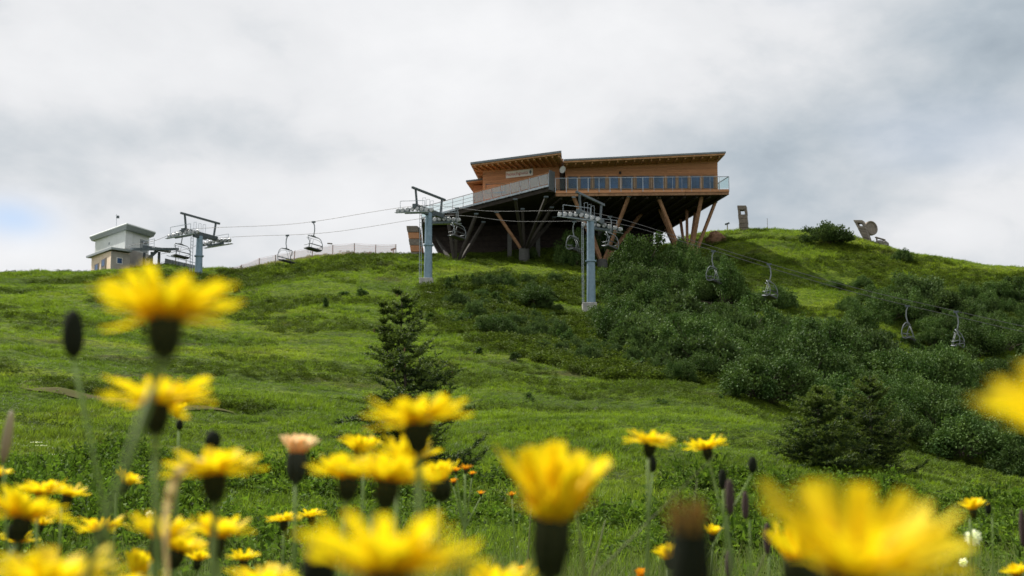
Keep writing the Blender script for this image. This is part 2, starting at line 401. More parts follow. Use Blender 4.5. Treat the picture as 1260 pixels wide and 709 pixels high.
MT['shrub'] = leaf_mat('dwarf shrub leaves', (.052,.084,.012), (.100,.132,.022), .2, rnd=.6, spec=.04)
MT['stem'] = leaf_mat('flower stem', (.13,.22,.035), (.15,.21,.05), .2, rnd=.3)
MT['stem_grass'] = leaf_mat('grass stalk', (.12,.17,.04), (.16,.17,.06), .25, rnd=.3)
MT['bract'] = surf('dark hairy bracts', (.030,.034,.015), .9, var=.3, scale=900, bump=.4, spec=.1, col2=(.050,.056,.020))
MT['bud'] = surf('dark green bud', (.018,.022,.012), .9, spec=.1, var=.3, scale=900, bump=.4)
MT['tip_dull'] = surf('dull orange brown florets', (.34,.19,.045), .9, var=.3, scale=900, bump=0, spec=.1)
MT['cup_grey'] = surf('grey green withered cup', (.075,.080,.055), .9, var=.3, scale=900, bump=.4, spec=.1)
MT['spike'] = surf('brown grass spike', (.085,.050,.045), .9, var=.3, scale=900, bump=.5)
MT['petal'] = petal_mat('yellow ray florets', (.90,.71,.008), (.88,.53,.006))
MT['petal_orange'] = petal_mat('orange ray florets', (.80,.36,.01), (.62,.18,.01))
MT['petal_faded'] = petal_mat('faded pinkish florets', (.90,.66,.36), (.86,.40,.08))
MT['fluff'] = leaf_mat('white seed down', (.80,.80,.76), (.7,.7,.66), .4)
MT['withered'] = leaf_mat('withered leaf', (.50,.46,.38), (.30,.20,.12), .4)

# ------------------------------------------------------------------ ground sheet
def make_ground():
    a = math.radians
    th = np.concatenate([np.linspace(-PI, a(-40), 26)[:-1], np.linspace(a(-40), a(-24), 30)[:-1], np.linspace(a(-24), a(24), 460), np.linspace(a(24), a(40), 30)[1:], np.linspace(a(40), PI, 26)[1:-1]])
    r = np.concatenate([[.05], np.geomspace(.4, 20, 110), np.geomspace(20.3, 165, 300), np.geomspace(170, 3000, 40)])
    T, R = np.meshgrid(th, r); X = R*np.sin(T); Y = R*np.cos(T); Z = Hv(X, Y)
    nt_, nr = len(th), len(r)
    V = np.stack([X, Y, Z], -1).reshape(-1, 3)
    i = np.arange(nr-1)[:, None]; j = np.arange(nt_)[None, :]; j2 = (j+1) % nt_
    Q = np.stack([i*nt_+j, i*nt_+j2, (i+1)*nt_+j2, (i+1)*nt_+j], -1).reshape(-1, 4)
    me = mesh_np('hillside_ground', V, Q, smooth=True)
    o = link_mesh('hillside_ground', me, MT['ground']); tag(o, kind='structure')
def mesh_np(name, V, Q, smooth=False):
    me = bpy.data.meshes.new(name); k = Q.shape[1]
    me.vertices.add(len(V)); me.vertices.foreach_set('co', np.asarray(V, np.float32).ravel())
    me.loops.add(Q.size); me.loops.foreach_set('vertex_index', Q.ravel().astype(np.int32))
    me.polygons.add(len(Q)); me.polygons.foreach_set('loop_start', np.arange(0, Q.size, k, dtype=np.int32))
    me.polygons.foreach_set('use_smooth', np.full(len(Q), smooth)); me.update(); me.validate(); return me
make_ground()
def make_path():
    pts = [ground_hit(px, py) for px, py in ((-60,458),(0,468),(60,480),(110,490),(170,498),(230,504),(290,510))]
    pts = [Vector((p.x, p.y, 0)) for p in pts]; fine = []
    for i in range(len(pts)-1):
        for k in range(24): fine.append(pts[i].lerp(pts[i+1], k/24))
    for _ in range(30): fine = [fine[0]]+[(fine[i-1]+fine[i]*2+fine[i+1])/4 for i in range(1, len(fine)-1)]+[fine[-1]]
    mb = MB(); n = 9
    for i, p in enumerate(fine):
        d = (fine[min(i+1, len(fine)-1)]-fine[max(i-1, 0)]).normalized(); s = Vector((-d.y, d.x, 0))
        w = (.50+.10*math.sin(i*.07)+.05*math.sin(i*.19))*min(1, (len(fine)-i)/60)+.05
        for k in range(n):
            q = p+s*w*(k/(n-1)*2-1); mb.v.append((q.x, q.y, H(q.x, q.y)+.035))
        if i:
            b = (i-1)*n
            for k in range(n-1): mb.f.append((b+k, b+k+1, b+n+k+1, b+n+k))
    o = build(mb, 'path', MT['path'], smooth=True); tag(o, kind='structure'); return fine
path_pts = make_path()
PATH = np.array([(p.x, p.y) for p in path_pts])

# ------------------------------------------------------------------ timber mountain restaurant on stilts
def lerp(a, b, t): return a+(b-a)*t
def restaurant():
    root = thing('mountain_restaurant', 'long timber mountain restaurant on raking stilts with glass railed terrace at the hilltop', 'building', P(760, 236, 133))
    B = lambda mb, n, m, par=root, **k: build(mb, n, MT[m], par, **k)
    FL, FR = P(683.5, 235, 130.3), P(897, 233, 128.9)
    G0, G1, G2 = P(675, 227.5, 129.6), P(583, 251, 134.5), P(519, 268, 138.5)
    BR = Vector((16.2, 146.5, FR.z-.2)); BM = Vector((0, 148, FL.z-.3)); BL = Vector((-9.6, 149, G2.z-.1))
    # terrace slab and its edge boards
    def slab(pts, dz0, dz1, n, m):
        mb = MB(); k = len(pts)
        mb.prism([(p.x, p.y) for p in pts], [p.z-dz0 for p in pts], [p.z-dz1 for p in pts]); return B(mb, n, m)
    FL2 = FL.copy(); FL2.z -= .02
    inl = lambda p, d: Vector((p.x, p.y+d, p.z))
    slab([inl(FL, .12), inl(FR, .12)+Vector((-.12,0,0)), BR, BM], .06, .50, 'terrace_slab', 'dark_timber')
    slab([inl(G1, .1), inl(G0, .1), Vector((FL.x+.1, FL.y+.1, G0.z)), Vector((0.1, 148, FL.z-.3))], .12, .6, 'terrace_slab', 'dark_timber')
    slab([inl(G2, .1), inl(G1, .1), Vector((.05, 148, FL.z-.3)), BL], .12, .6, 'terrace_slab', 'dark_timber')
    for k, (z0, z1, o) in enumerate(((.0, .24, 0), (.27, .52, .05))):
        for a, b in ((FL, FR), (FR, BR)):
            n = 4
            for i in range(n):
                p, q = lerp(a, b, i/n), lerp(a, b, (i+1)/n); d = (q-p).normalized(); p = p+d*.01; q = q-d*.01
                c = Vector((0, 0, -(z0+z1)/2)); inn = Vector((-d.y, d.x, 0))*o
                B(MB().bar(p+c+inn, q+c+inn, .07, z1-z0), 'edge_board', 'larch' if k == 0 else 'beam')
    # joists below the slab
    for i in range(14):
        t = (i+.5)/14; a = lerp(FL, FR, t); b = lerp(BM, BR, t)
        B(MB().bar(a+Vector((0,.4,-.62)), b+Vector((0,0,-.62)), .18, .22), 'joist', 'dark_timber')
    # ramp of the left terrace
    for a, b in ((G0, G1), (G1, G2)):
        n = 3 if a is G0 else 2
        for i in range(n):
            p, q = lerp(a, b, i/n), lerp(a, b, (i+1)/n)
            w = Vector((.9, 1.3, 0)); mb = MB()
            mb.box8([p+Vector((0,0,-.14)), p+w+Vector((0,0,-.14)), q+w+Vector((0,0,-.14)), q+Vector((0,0,-.14)), p, p+w, q+w, q][::1]); B(mb, 'ramp_plank', 'larch')
            B(MB().bar(p+Vector((-.04,-.06,-.09)), q+Vector((-.04,-.06,-.09)), .06, .2), 'ramp_edge_beam', 'steel')
    for t in np.linspace(.04, .96, 11):
        p = lerp(G0, G2, t) if False else (lerp(G0, G1, t*1.7) if t < .588 else lerp(G1, G2, (t-.588)/.412))
        B(MB().box(p+Vector((-.1,-.22,-.18)), (.22,.16,.13)), 'floodlight', 'sheave')
    # railings: every post and every sheet of glass is its own piece
    def railing(a, b, n, h, glass='rail_glass', last=True, rail='steel', thin=.06):
        for i in range(n+(1 if last else 0)):
            p = lerp(a, b, i/n); B(MB().bar(p+Vector((0,0,-.15)), p+Vector((0,0,h)), thin), 'railing_post', 'steel')
        for i in range(n):
            p, q = lerp(a, b, i/n), lerp(a, b, (i+1)/n); d = (q-p).normalized()
            B(MB().bar(p+d*.07+Vector((0,0,h*.53)), q-d*.07+Vector((0,0,h*.53)), .018, h*.86), 'glass_panel', glass)
        B(MB().bar(a+Vector((0,0,h+.03)), b+Vector((0,0,h+.03)), .07, .05), 'handrail', rail)
    up = Vector((0, -.03, 0))
    railing(FL+up, lerp(FL, FR, .57)+up, 9, 1.18, 'rail_glass_clear', False)
    railing(lerp(FL, FR, .57)+up, FR+up, 8, 1.18, 'rail_glass_clear', thin=.03)
    railing(FR+up, lerp(FR, BR, .55), 4, 1.18, 'rail_glass_clear', True)
    railing(G0+up, G1+up, 8, 1.12, 'rail_glass', False, 'larch')
    railing(G1+up, G2+up, 5, 1.05, 'rail_glass_clear')
    railing(G2+up, G2+Vector((.6, 4, 0)), 2, 1.05, 'rail_glass_clear')
    for h in (.35, .7): B(MB().bar(G1+Vector((0,-.1,h)), G2+Vector((0,-.1,h)), .03), 'handrail', 'steel')
    B(MB().bar(G0+Vector((.05,0,.5)), FL+Vector((-.08,0,.9)), .05, 1.9), 'end_panel', 'grey_metal')
    # right wing ------------------------------------------------------------
    WL, WR = P(696, 236, 131.8), P(883.5, 234, 130.7)
    tL, tR = P(696, 199, 131.8).z, P(883.5, 194.5, 130.7).z
    back = 13.0
    B(MB().prism([(WL.x, WL.y), (WR.x, WR.y), (WR.x-1.3, WR.y+back), (WL.x, WL.y+back)], [tL, tR, tR, tL], [WL.z-.1, WR.z-.1, WR.z-.1, WL.z-.1]), 'wall', 'larch')
    dirw = (WR-WL); dirw.z = 0; Lw = dirw.length; dirw.normalize(); nw = Vector((dirw.y, -dirw.x, 0))
    def onw(px, py, off=.0):       # a place on the front wall seen at that pixel
        ux, uz = ray(px, py); s = (WL.x-ux*WL.y)/(ux*dirw.y-dirw.x); q = WL+dirw*s; return Vector((q.x, q.y, uz*q.y))+nw*off
    def rows(pA, pB, topA, topB, botA, botB, n, on, mat='larch', name='wall_board', segs=1):
        for i in range(n):
            for s in range(segs):
                a0, a1 = s/segs, (s+1)/segs
                x0, x1 = pA+(pB-pA)*a0, pA+(pB-pA)*a1
                def yy(px_, k): t = (px_-pA)/(pB-pA); T = topA+(topB-topA)*t; Bm = botA+(botB-botA)*t; return T+(Bm-T)*k
                o = random.uniform(.03, .06)
                c = [on(x0, yy(x0, (i+.93)/n), 0), on(x1, yy(x1, (i+.93)/n), 0), on(x1, yy(x1, i/n), 0), on(x0, yy(x0, i/n), 0)]
                nv = (c[1]-c[0]).cross(c[3]-c[0]).normalized()
                if nv.y > 0: nv = -nv
                e = (c[1]-c[0]).normalized()*.006
                f = [c[0]+e+nv*o, c[1]-e+nv*o, c[2]-e+nv*o, c[3]+e+nv*o]
                B(MB().box8([f[0], f[1], c[1]-e, c[0]+e, f[3], f[2], c[2]-e, c[3]+e]), name, mat)
    rows(697, 883, 199.3, 195, 217.0, 215.0, 9, onw, segs=3)
    rows(697, 883, 233.2, 232.2, 236.5, 234.5, 1, onw, segs=3)
    def window(p0, p1, y0, y1, on, pane='window_glass'):
        c = [on(p0, y1), on(p1, y1), on(p1, y0), on(p0, y0)]
        nv = (c[1]-c[0]).cross(c[3]-c[0]).normalized()
        if nv.y > 0: nv = -nv
        fr = MB()
        for a, b in ((0,1),(1,2),(2,3),(3,0)): fr.bar(c[a]+nv*.05, c[b]+nv*.05, .09, .10, up=nv)
        w = B(fr, 'window', 'window_frame')
        q = [p+nv*.04 for p in c]
        return B(MB().box8([q[0], q[1], c[1], c[0], q[3], q[2], c[2], c[3]]), 'pane', pane, w)
    for p0, p1 in ((699,711),(714,727),(731,745),(749,761),(765,779),(783,799),(804,817),(820.5,831.5),(834.5,846.5),(849.5,861.5),(865,878.5)):
        window(p0, p1, 217.2-.006*(p0-700), 232.6, onw)
    for px in (697.5, 712.5, 729, 747, 763, 781, 801.5, 819, 833, 848, 863, 881):
        a, b = onw(px, 233, .07), onw(px, 216.5, .07); B(MB().bar(a, b, .22, .12), 'window_post', 'larch_light')
    c = onw(763, 213, .09); B(MB().box(c, (.22,.14,.26)), 'outdoor_speaker', 'dark_timber')
    # its roof: soffit boards and sheet metal cover with overhang
    a, b = P(694, 198.2, 129.6), P(892, 188.7, 128.7); zb = .35
    c, d = Vector((b.x-1.6, b.y+15.5, b.z-zb)), Vector((a.x+.2, a.y+15.5, a.z-zb))
    B(MB().prism([(p.x, p.y) for p in (a,b,c,d)], [p.z for p in (a,b,c,d)], [p.z-.16 for p in (a,b,c,d)]), 'soffit', 'larch_light')
    e = [a+Vector((-.02,-.08,0)), b+Vector((.08,-.08,0)), c+Vector((.08,.1,0)), d+Vector((-.02,.1,0))]
    B(MB().prism([(p.x, p.y) for p in e], [p.z+.16 for p in e], [p.z+.003 for p in e]), 'roof', 'grey_metal')
    for i in range(19):
        t = (i+.4)/19; p = lerp(a, b, t)+Vector((0,.25,-.24)); q = p+Vector((-.1, 2.1, .02)); B(MB().bar(p, q, .12, .15), 'rafter', 'larch_light')
    # left wing -------------------------------------------------------------
    zt = P(688, 199.5, 132.8).z
    A, Bc = P(689, 238, 132.8), P(594, 240, 135.9); A.z = 28.2; Bc.z = 28.2
    B(MB().prism([(A.x, A.y), (A.x+.1, 144), (Bc.x+1.5, 145.5), (Bc.x, Bc.y)][::-1], zt+.25, 29.1), 'wall', 'larch')
    dl = (A-Bc); dl.z = 0; dl.normalize()
    def onl(px, py, off=.0):
        ux, uz = ray(px, py); s = (Bc.x-ux*Bc.y)/(ux*dl.y-dl.x); q = Bc+dl*s; return Vector((q.x, q.y, uz*q.y))+Vector((dl.y, -dl.x, 0))*off
    rows(594.5, 688.5, 208, 199, 246, 236.5, 15, onl, 'larch', segs=2)
    window(598, 622, 226.5, 238, onl, 'window_glass')
    B(MB().prism([(A.x+.05, A.y-.1), (A.x+.35, A.y-.1), (A.x+.35, A.y+2), (A.x+.05, A.y+2)], zt+.3, 28.6), 'corner_post', 'dark_timber')
    ra, rb, rc = P(690, 188.3, 128.2), P(580, 202.5, 134.5), P(592, 226.5, 143.5)
    rd = Vector((ra.x+.9, 143.5, ra.z-.5)); R4 = (ra, rd, rc, rb)[::-1]
    B(MB().prism([(p.x, p.y) for p in R4], [p.z for p in R4], [p.z-.14 for p in R4]), 'soffit', 'larch_light')
    cen = sum(R4, Vector())/4; R5 = [p+(p-cen).normalized()*.12 for p in R4]
    B(MB().prism([(p.x, p.y) for p in R5], [p.z+.20 for p in R5], [p.z+.003 for p in R5]), 'roof', 'grey_metal')
    for i in range(15):
        t = (i+.5)/15; p = lerp(rb, ra, t)+Vector((.1,.15,-.22)); f = onl(CX+F*p.x/(p.y*.99), 205); q = Vector((p.x+.9, f.y+.2, p.z-.02)); B(MB().bar(p, q, .15, .16), 'rafter', 'larch_light')
    for i in range(5):
        t = (i+.5)/5; p = lerp(rb, rc, t)+Vector((.12,.1,-.22)); B(MB().bar(p, p+Vector((1.6, .6, 0)), .14, .16), 'rafter', 'larch_light')
    # low annex behind on the left
    la, lb = P(574, 224, 139), P(594, 221.8, 139)
    l4 = (la, lb, Vector((lb.x+.4, 146, lb.z)), Vector((la.x+.9, 146, la.z)))
    B(MB().prism([(p.x, p.y) for p in l4], [p.z for p in l4], [p.z-.12 for p in l4]), 'soffit', 'larch_light')
    B(MB().prism([(p.x-.06, p.y-.05) for p in l4], [p.z+.16 for p in l4], [p.z+.003 for p in l4]), 'roof', 'grey_metal')
    w0, w1 = P(582, 235, 140), P(596, 235, 140)
    B(MB().prism([(w0.x, w0.y), (w1.x, w1.y), (w1.x, 145), (w0.x, 145)], la.z-.1, 28.8), 'wall', 'larch')
    # dark boards added to fill the shade under the building; concrete pillars
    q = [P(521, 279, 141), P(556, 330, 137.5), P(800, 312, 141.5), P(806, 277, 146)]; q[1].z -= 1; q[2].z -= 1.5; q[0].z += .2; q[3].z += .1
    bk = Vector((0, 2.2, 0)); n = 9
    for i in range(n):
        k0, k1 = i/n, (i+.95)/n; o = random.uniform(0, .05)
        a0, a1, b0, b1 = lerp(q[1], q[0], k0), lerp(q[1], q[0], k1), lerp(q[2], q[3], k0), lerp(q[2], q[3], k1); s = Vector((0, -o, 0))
        B(MB().box8([a0+s, b0+s, b0+bk*.1, a0+bk*.1, a1+s, b1+s, b1+bk*.1, a1+bk*.1]), 'shade_fill_board', 'dark_timber')
    B(MB().box8([q[1]+bk*.12, q[2]+bk*.12, q[2]+bk, q[1]+bk, q[0]+bk*.12, q[3]+bk*.12, q[3]+bk, q[0]+bk]), 'base_wall', 'dark_timber')  # added dark backing that stands in for the deep shade
    for px, py in ((627, 300), (662, 298), (738, 296), (716, 298)):
        c = P(px, py, 136.5); c2 = Vector((c.x, c.y, H(c.x, c.y)-.3)); B(MB().bar(c2, c+Vector((0,0,1.0)), .42, .42), 'concrete_pillar', 'shaded_concrete')
    # raking columns in fans, each with a steel shoe at its head
    def zu(p): return P(790, 242.5, 129.5).z
    def fan(foot_px, foot_py, heads, r=.135, Yf=None, zz=None, m='beam'):
        g = ground_hit(foot_px, foot_py) if Yf is None else P(foot_px, foot_py, Yf)
        g.z = max(g.z, H(g.x, g.y))
        for px, py, dx in heads:
            z = FL.z-.58 if zz is None else zz(px)
            h = hit_z(px, py, z); f = g+Vector((dx*.24, .15*(h.y-g.y)/10, -.3))
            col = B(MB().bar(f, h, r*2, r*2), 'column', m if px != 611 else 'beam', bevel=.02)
            B(MB().box(h+Vector((0,-.05,.02)), (.40,.40,.14)), 'column_shoe', 'steel' if m == 'beam' else 'dark_steel')
        B(MB().lathe([(.55,-2.2),(.5,-.2),(.4,-.1)], 14, Matrix.Translation(g)), 'column_footing', 'shaded_concrete')
    fan(846, 317, [(810,242.5,-1.5),(811,256,-1.9),(818,279,-2.2),(837,268,-.6),(845,256,0),(856,259,.5),(863.5,241.5,.9),(880,249,2.0)], Yf=131.5)
    fan(741, 318, [(773.5,242.5,.6),(706,243,-.6),(790,262,.9),(720,262,-.2)], Yf=132.5)
    zl = lambda px: 28.15+(px-520)*.0025-.45
    fan(645, 304, [(611,262,-1),(634,246,-.4),(643,258,0),(672,243,.4),(679,256,.7),(682,268,1)], Yf=134.5, r=.13, zz=zl, m='beam_shaded')
    fan(561, 326, [(533,287,-1),(551,268,-.4),(561,262,0),(586,264,.4),(595,274,.8)], Yf=133.5, r=.13, zz=lambda px: 27.4, m='beam_shaded')
    # sign on the left wing
    sc = [onl(623, 219.7, .10), onl(656, 216.0, .10), onl(656, 207.9, .10), onl(623, 211.7, .10)]
    s_root = thing('restaurant_sign', 'white wall sign with red lettering and dark diamond emblem on the timber restaurant', 'sign', sc[0])
    nv = (sc[1]-sc[0]).cross(sc[3]-sc[0]).normalized()
    if nv.y > 0: nv = -nv
    bk = -nv*.05
    B(MB().box8([sc[0], sc[1], sc[1]+bk, sc[0]+bk, sc[3], sc[2], sc[2]+bk, sc[3]+bk]), 'sign_board', 'sign_white', s_root)
    cu = bpy.data.curves.new('lettering', 'FONT'); cu.body = 'hoschputz'; cu.extrude = .004
    to = bpy.data.objects.new('tmp', cu); COL.objects.link(to); dg = bpy.context.evaluated_depsgraph_get(); dg.update()
    me = bpy.data.meshes.new_from_object(to.evaluated_get(dg)); bpy.data.objects.remove(to); me.name = 'lettering'; me.materials.clear()
    co = np.zeros(len(me.vertices)*3); me.vertices.foreach_get('co', co); co = co.reshape(-1, 3); mn, mx = co.min(0), co.max(0)
    ex = (sc[1]-sc[0]); ey = (sc[3]-sc[0]); nco = []
    for v in co:
        u = (v[0]-mn[0])/(mx[0]-mn[0])*.80+.03; w = (v[1]-mn[1])/(mx[1]-mn[1])*.66+.14
        nco.append(sc[0]+ex*u+ey*w+nv*(.012+v[2])-wpos(s_root))
    me.vertices.foreach_set('co', np.array([tuple(p) for p in nco]).ravel()); me.update()
    o = link_mesh('lettering', me, MT['sign_red'], s_root)
    def sp(u, w): return sc[0]+ex*u+ey*w+nv*.01
    mb = MB(); d4 = [sp(.87,.55), sp(.915,.2), sp(.96,.55), sp(.915,.9)]
    mb.box8([d4[0], d4[1], d4[2], d4[3]]+[p+nv*.02 for p in d4]); B(mb, 'emblem', 'sign_dark', s_root)
    # satellite dish by the corner between the wings
    c = P(693, 209, 130.9); dr = thing('satellite_dish', 'white round dish on the corner between the two timber roofs', 'satellite dish', c)
    q = Vector((-.8, -1, .1)).to_track_quat('Z', 'Y').to_matrix().to_4x4()
    M4 = Matrix.Translation(c) @ q
    build(MB().lathe([(.05,-.02),(.2,.0),(.34,.08),(.36,.10),(.34,.10),(.15,.03)], 20, M4), 'dish', MT['white_clad'], dr, smooth=True)
    build(MB().bar(c, c+Vector((.1,.9,-.1)), .06), 'bracket', MT['steel'], dr)
    return root
restaurant()

# ------------------------------------------------------------------ chairlift
KL, BL0 = .5, 115.0
def lift(px):                # point on the lift's centre line seen at that column of the photograph
    u = (px-CX)/(F*CP-40*SP); Y = BL0/(1+KL*u); return Vector((u*Y, Y, 0))
LT = Vector((-1, .5, 0)).normalized(); LP = Vector((.5, 1, 0)).normalized()   # along the line uphill; across it, away from us
GA = 2.35
def tower(px, zc, hp, label, base_py=None, bend=0.0, slopeL=0.0, slopeR=0.0):
    c = lift(px); g = H(c.x, c.y)-.02-bend*12
    root = thing('lift_tower', label, 'lift tower', (c.x, c.y, g), 'towers of the chairlift')
    Bd = lambda mb, n, m, par=root, **k: build(mb, n, MT[m], par, **k)
    top = zc-.15
    # foot, tapered tube with flanges
    Bd(MB().box((c.x-.15, c.y, g+.15), (1.15, 1.15, .9)), 'concrete_foot', 'concrete', bevel=.04)
    Bd(MB().tube([(c.x, c.y, g+.55), (c.x, c.y, g+.62), (c.x, c.y, g+.63), (c.x, c.y, top)], [.46, .46, .36, .29], 20), 'pole', 'pole_steel', smooth=False)
    zf = g+.6+(top-g)*.45
    Bd(MB().tube([(c.x, c.y, zf), (c.x, c.y, zf+.12)], .44, 20), 'flange', 'pole_steel')
    lx = c-LP*.1+Vector((-.62, -.1, 0))
    mb = MB()
    for s in (-.17, .17): mb.bar((lx.x+s*.4, lx.y+s, g+.5), (lx.x+s*.4, lx.y+s, top), .045)
    ld = Bd(mb, 'ladder', 'steel')
    z = g+.8
    while z < top-.2:
        Bd(MB().bar((lx.x-.07, lx.y-.17, z), (lx.x+.07, lx.y+.17, z), .03), 'rung', 'steel', ld); z += .33
    # cross arm and the working frame above it
    cz = Vector((c.x, c.y, zc))
    mb = MB(); a, b = cz-LP*2.5, cz+LP*2.5
    mb.bar(a+Vector((0,0,.02)), b+Vector((0,0,.02)), .34, .40)
    mb.bar(cz-LP*.9+Vector((0,0,-.22)), cz+LP*.9+Vector((0,0,-.22)), .30, .28); Bd(mb, 'cross_arm', 'dark_steel', bevel=.02)
    f = Vector((0,0,1.55)); u1, u2 = cz-LP*2.0, cz+LP*2.05
    Bd(MB().bar(u1+Vector((0,0,.2)), u1-LP*.25+f, .14, .14), 'frame_upright', 'dark_steel')
    Bd(MB().bar(u2+Vector((0,0,.2)), u2+LP*.25+f, .14, .14), 'frame_upright', 'dark_steel')
    Bd(MB().bar(u1-LP*.8+f, u2+LP*.8+f, .17, .17), 'frame_beam', 'dark_steel')
    # walkway hoops on the arm
    for s in (-.55, .15, .8):
        p = cz+LP*s+Vector((0,0,.25)); mb = MB()
        mb.bar(p, p+Vector((0,0,.85)), .024); mb.bar(p+LT*.3, p+LT*.3+Vector((0,0,.85)), .024); mb.bar(p+Vector((0,0,.85)), p+LT*.3+Vector((0,0,.85)), .024)
        Bd(mb, 'guard_hoop', 'steel')
    for side in (-1, 1):
        e = cz+LP*GA*side; n = 8; sp_ = .47
        ws = []
        for i in range(n):
            s = (i-(n-1)/2)*sp_; zz = (slopeL if s > 0 else -slopeR)*abs(s) if True else 0
            ws.append(e+LT*s+Vector((0, 0, zz)))
        mb = MB()
        for i in range(0, n, 2): mb.bar(ws[i]+Vector((0,0,-.2)), ws[i+1]+Vector((0,0,-.2)), .10, .14)
        for i in range(0, n, 4): mb.bar((ws[i]+ws[i+1])/2+Vector((0,0,-.32)), (ws[i+2]+ws[i+3])/2+Vector((0,0,-.32)), .12, .14)
        mb.bar((ws[1]+ws[2])/2+Vector((0,0,-.46)), (ws[n-3]+ws[n-2])/2+Vector((0,0,-.46)), .16, .18)
        tr = Bd(mb, 'sheave_rocker', 'dark_steel')
        for w in ws:
            rot = Vector(LP).to_track_quat('Z', 'Y').to_matrix().to_4x4(); rot.translation = w+Vector((0,0,-.2))
            Bd(MB().lathe([(.07,-.09),(.17,-.08),(.19,-.06),(.16,-.03),(.16,.03),(.19,.06),(.17,.08),(.07,.09)], 14, rot), 'sheave', 'sheave', tr)
        # little catwalk along the sheaves
        mb = MB()
        o = Vector((0,0,.0))+LP*side*.42
        mb.bar(ws[0]+o+Vector((0,0,-.45)), ws[-1]+o+Vector((0,0,-.45)), .32, .04)
        for k in (1, n-2): mb.bar(ws[k]+o+Vector((0,0,-.45)), ws[k]+o+Vector((0,0,.50)), .035)
        mb.bar(ws[1]+o+Vector((0,0,.50)), ws[n-2]+o+Vector((0,0,.50)), .035)
        Bd(mb, 'catwalk', 'steel')
    return root
Z1, Z2, Z3 = 24.95, 24.85, 22.95
tower(245, Z1, 0, 'grey lift tower beside the flat roofed hut on the left skyline', slopeL=-.16, slopeR=.05, bend=.09)
tower(527, Z2, 0, 'grey lift tower standing at the end of the glass railed ramp', slopeL=-.02, slopeR=.16)
tower(727, Z3, 0, 'tall grey lift tower standing in the bushes before the restaurant', slopeL=.10, slopeR=.32)
rope_pts = [(lift(178), 24.0), (lift(210), 24.25), (lift(245), Z1+.04), (lift(385), 24.45), (lift(527), Z2+.04), (lift(620), 23.75), (lift(727), Z3+.04), (lift(850), 20.2), (lift(946), 17.85), (lift(1060), 15.35), (lift(1173), 13.35), (lift(1300), 11.3), (lift(1500), 8.6)]
rs = np.array([(p.x) for p, z in rope_pts]); rz = np.array([z for p, z in rope_pts])
def rope_z(x): return float(pchip(rs, rz, np.array([x]))[0])
for side in (-1, 1):
    pts = []
    for x in np.linspace(rs[0], rs[-1], 150):
        t = (x-rope_pts[0][0].x)/(-LT.x); c = rope_pts[0][0]-LT*t*1.0
        c = Vector((x, BL0-KL*x, 0)); q = c+LP*GA*side; pts.append(Vector((q.x, q.y, rope_z(x))))
    o = build(MB().tube(pts, .02, 6), 'haul_rope', MT['rope'], origin=pts[0])
    tag(o, 'steel lift cable of the lane nearer to us, running over all three towers' if side < 0 else 'steel lift cable of the lane farther from us, beyond the tower poles', 'cable', 'cables of the chairlift')

def chair_proto():
    root = thing('lift_chair', 'x', 'lift chair', (0,0,0), 'chairs hanging from the lift cable')
    # local frame: x = the way it faces, y = across, z = 0 at the rope
    Bd = lambda mb, n, m, par=root, **k: build(mb, n, MT[m], par, **k)
    Bd(MB().tube([(0,0,.02),(0,0,-.12),(-.10,0,-.35),(-.13,0,-.8),(-.06,0,-1.15),(.0,0,-1.32)], [.05,.055,.045,.045,.045,.05], 8), 'hanger', 'chair_steel', smooth=True)
    Bd(MB().box((0,0,-.03), (.34,.12,.14)), 'grip', 'dark_steel')
    Bd(MB().bar((0,-.75,-1.34), (0,.75,-1.34), .07, .07).bar((0,-.3,-1.30), (0,.3,-1.30), .1, .1), 'top_bar', 'chair_steel')
    for s in (-1, 1):
        y = s*.98
        Bd(MB().tube([(0,s*.72,-1.34),(-.04,s*.9,-1.38),(-.16,y,-1.55),(-.30,y,-1.9),(-.32,y,-2.2),(-.26,y,-2.44),(-.05,y,-2.52),(.30,y,-2.46)], .033, 7), 'side_hoop', 'chair_steel', smooth=True)
        Bd(MB().tube([(-.33,y,-2.12),(0,y,-2.18),(.24,y,-2.2)], .028, 6), 'armrest', 'chair_steel', smooth=True)
    Bd(MB().box((.02,0,-2.46), (.52,1.92,.15), Euler((0,.10,0)).to_matrix()), 'seat', 'seat', bevel=.02)
    Bd(MB().box((-.33,0,-2.10), (.04,1.90,.07), Euler((0,-.15,0)).to_matrix()), 'backrest', 'seat')
    Bd(MB().tube([(-.30,-.96,-1.85),(.05,-.96,-1.55),(.10,-.5,-1.50),(.10,.5,-1.50),(.05,.96,-1.55),(-.30,.96,-1.85)], .016, 6), 'safety_bar', 'chair_steel', smooth=True)
    Bd(MB().tube([(.10,-.2,-1.52),(.30,-.2,-2.1),(.40,-.2,-2.72),(.40,.2,-2.72),(.30,.2,-2.1),(.10,.2,-1.52)], .018, 6), 'footrest', 'chair_steel', smooth=True)
    return root
ch0 = chair_proto(); first = True
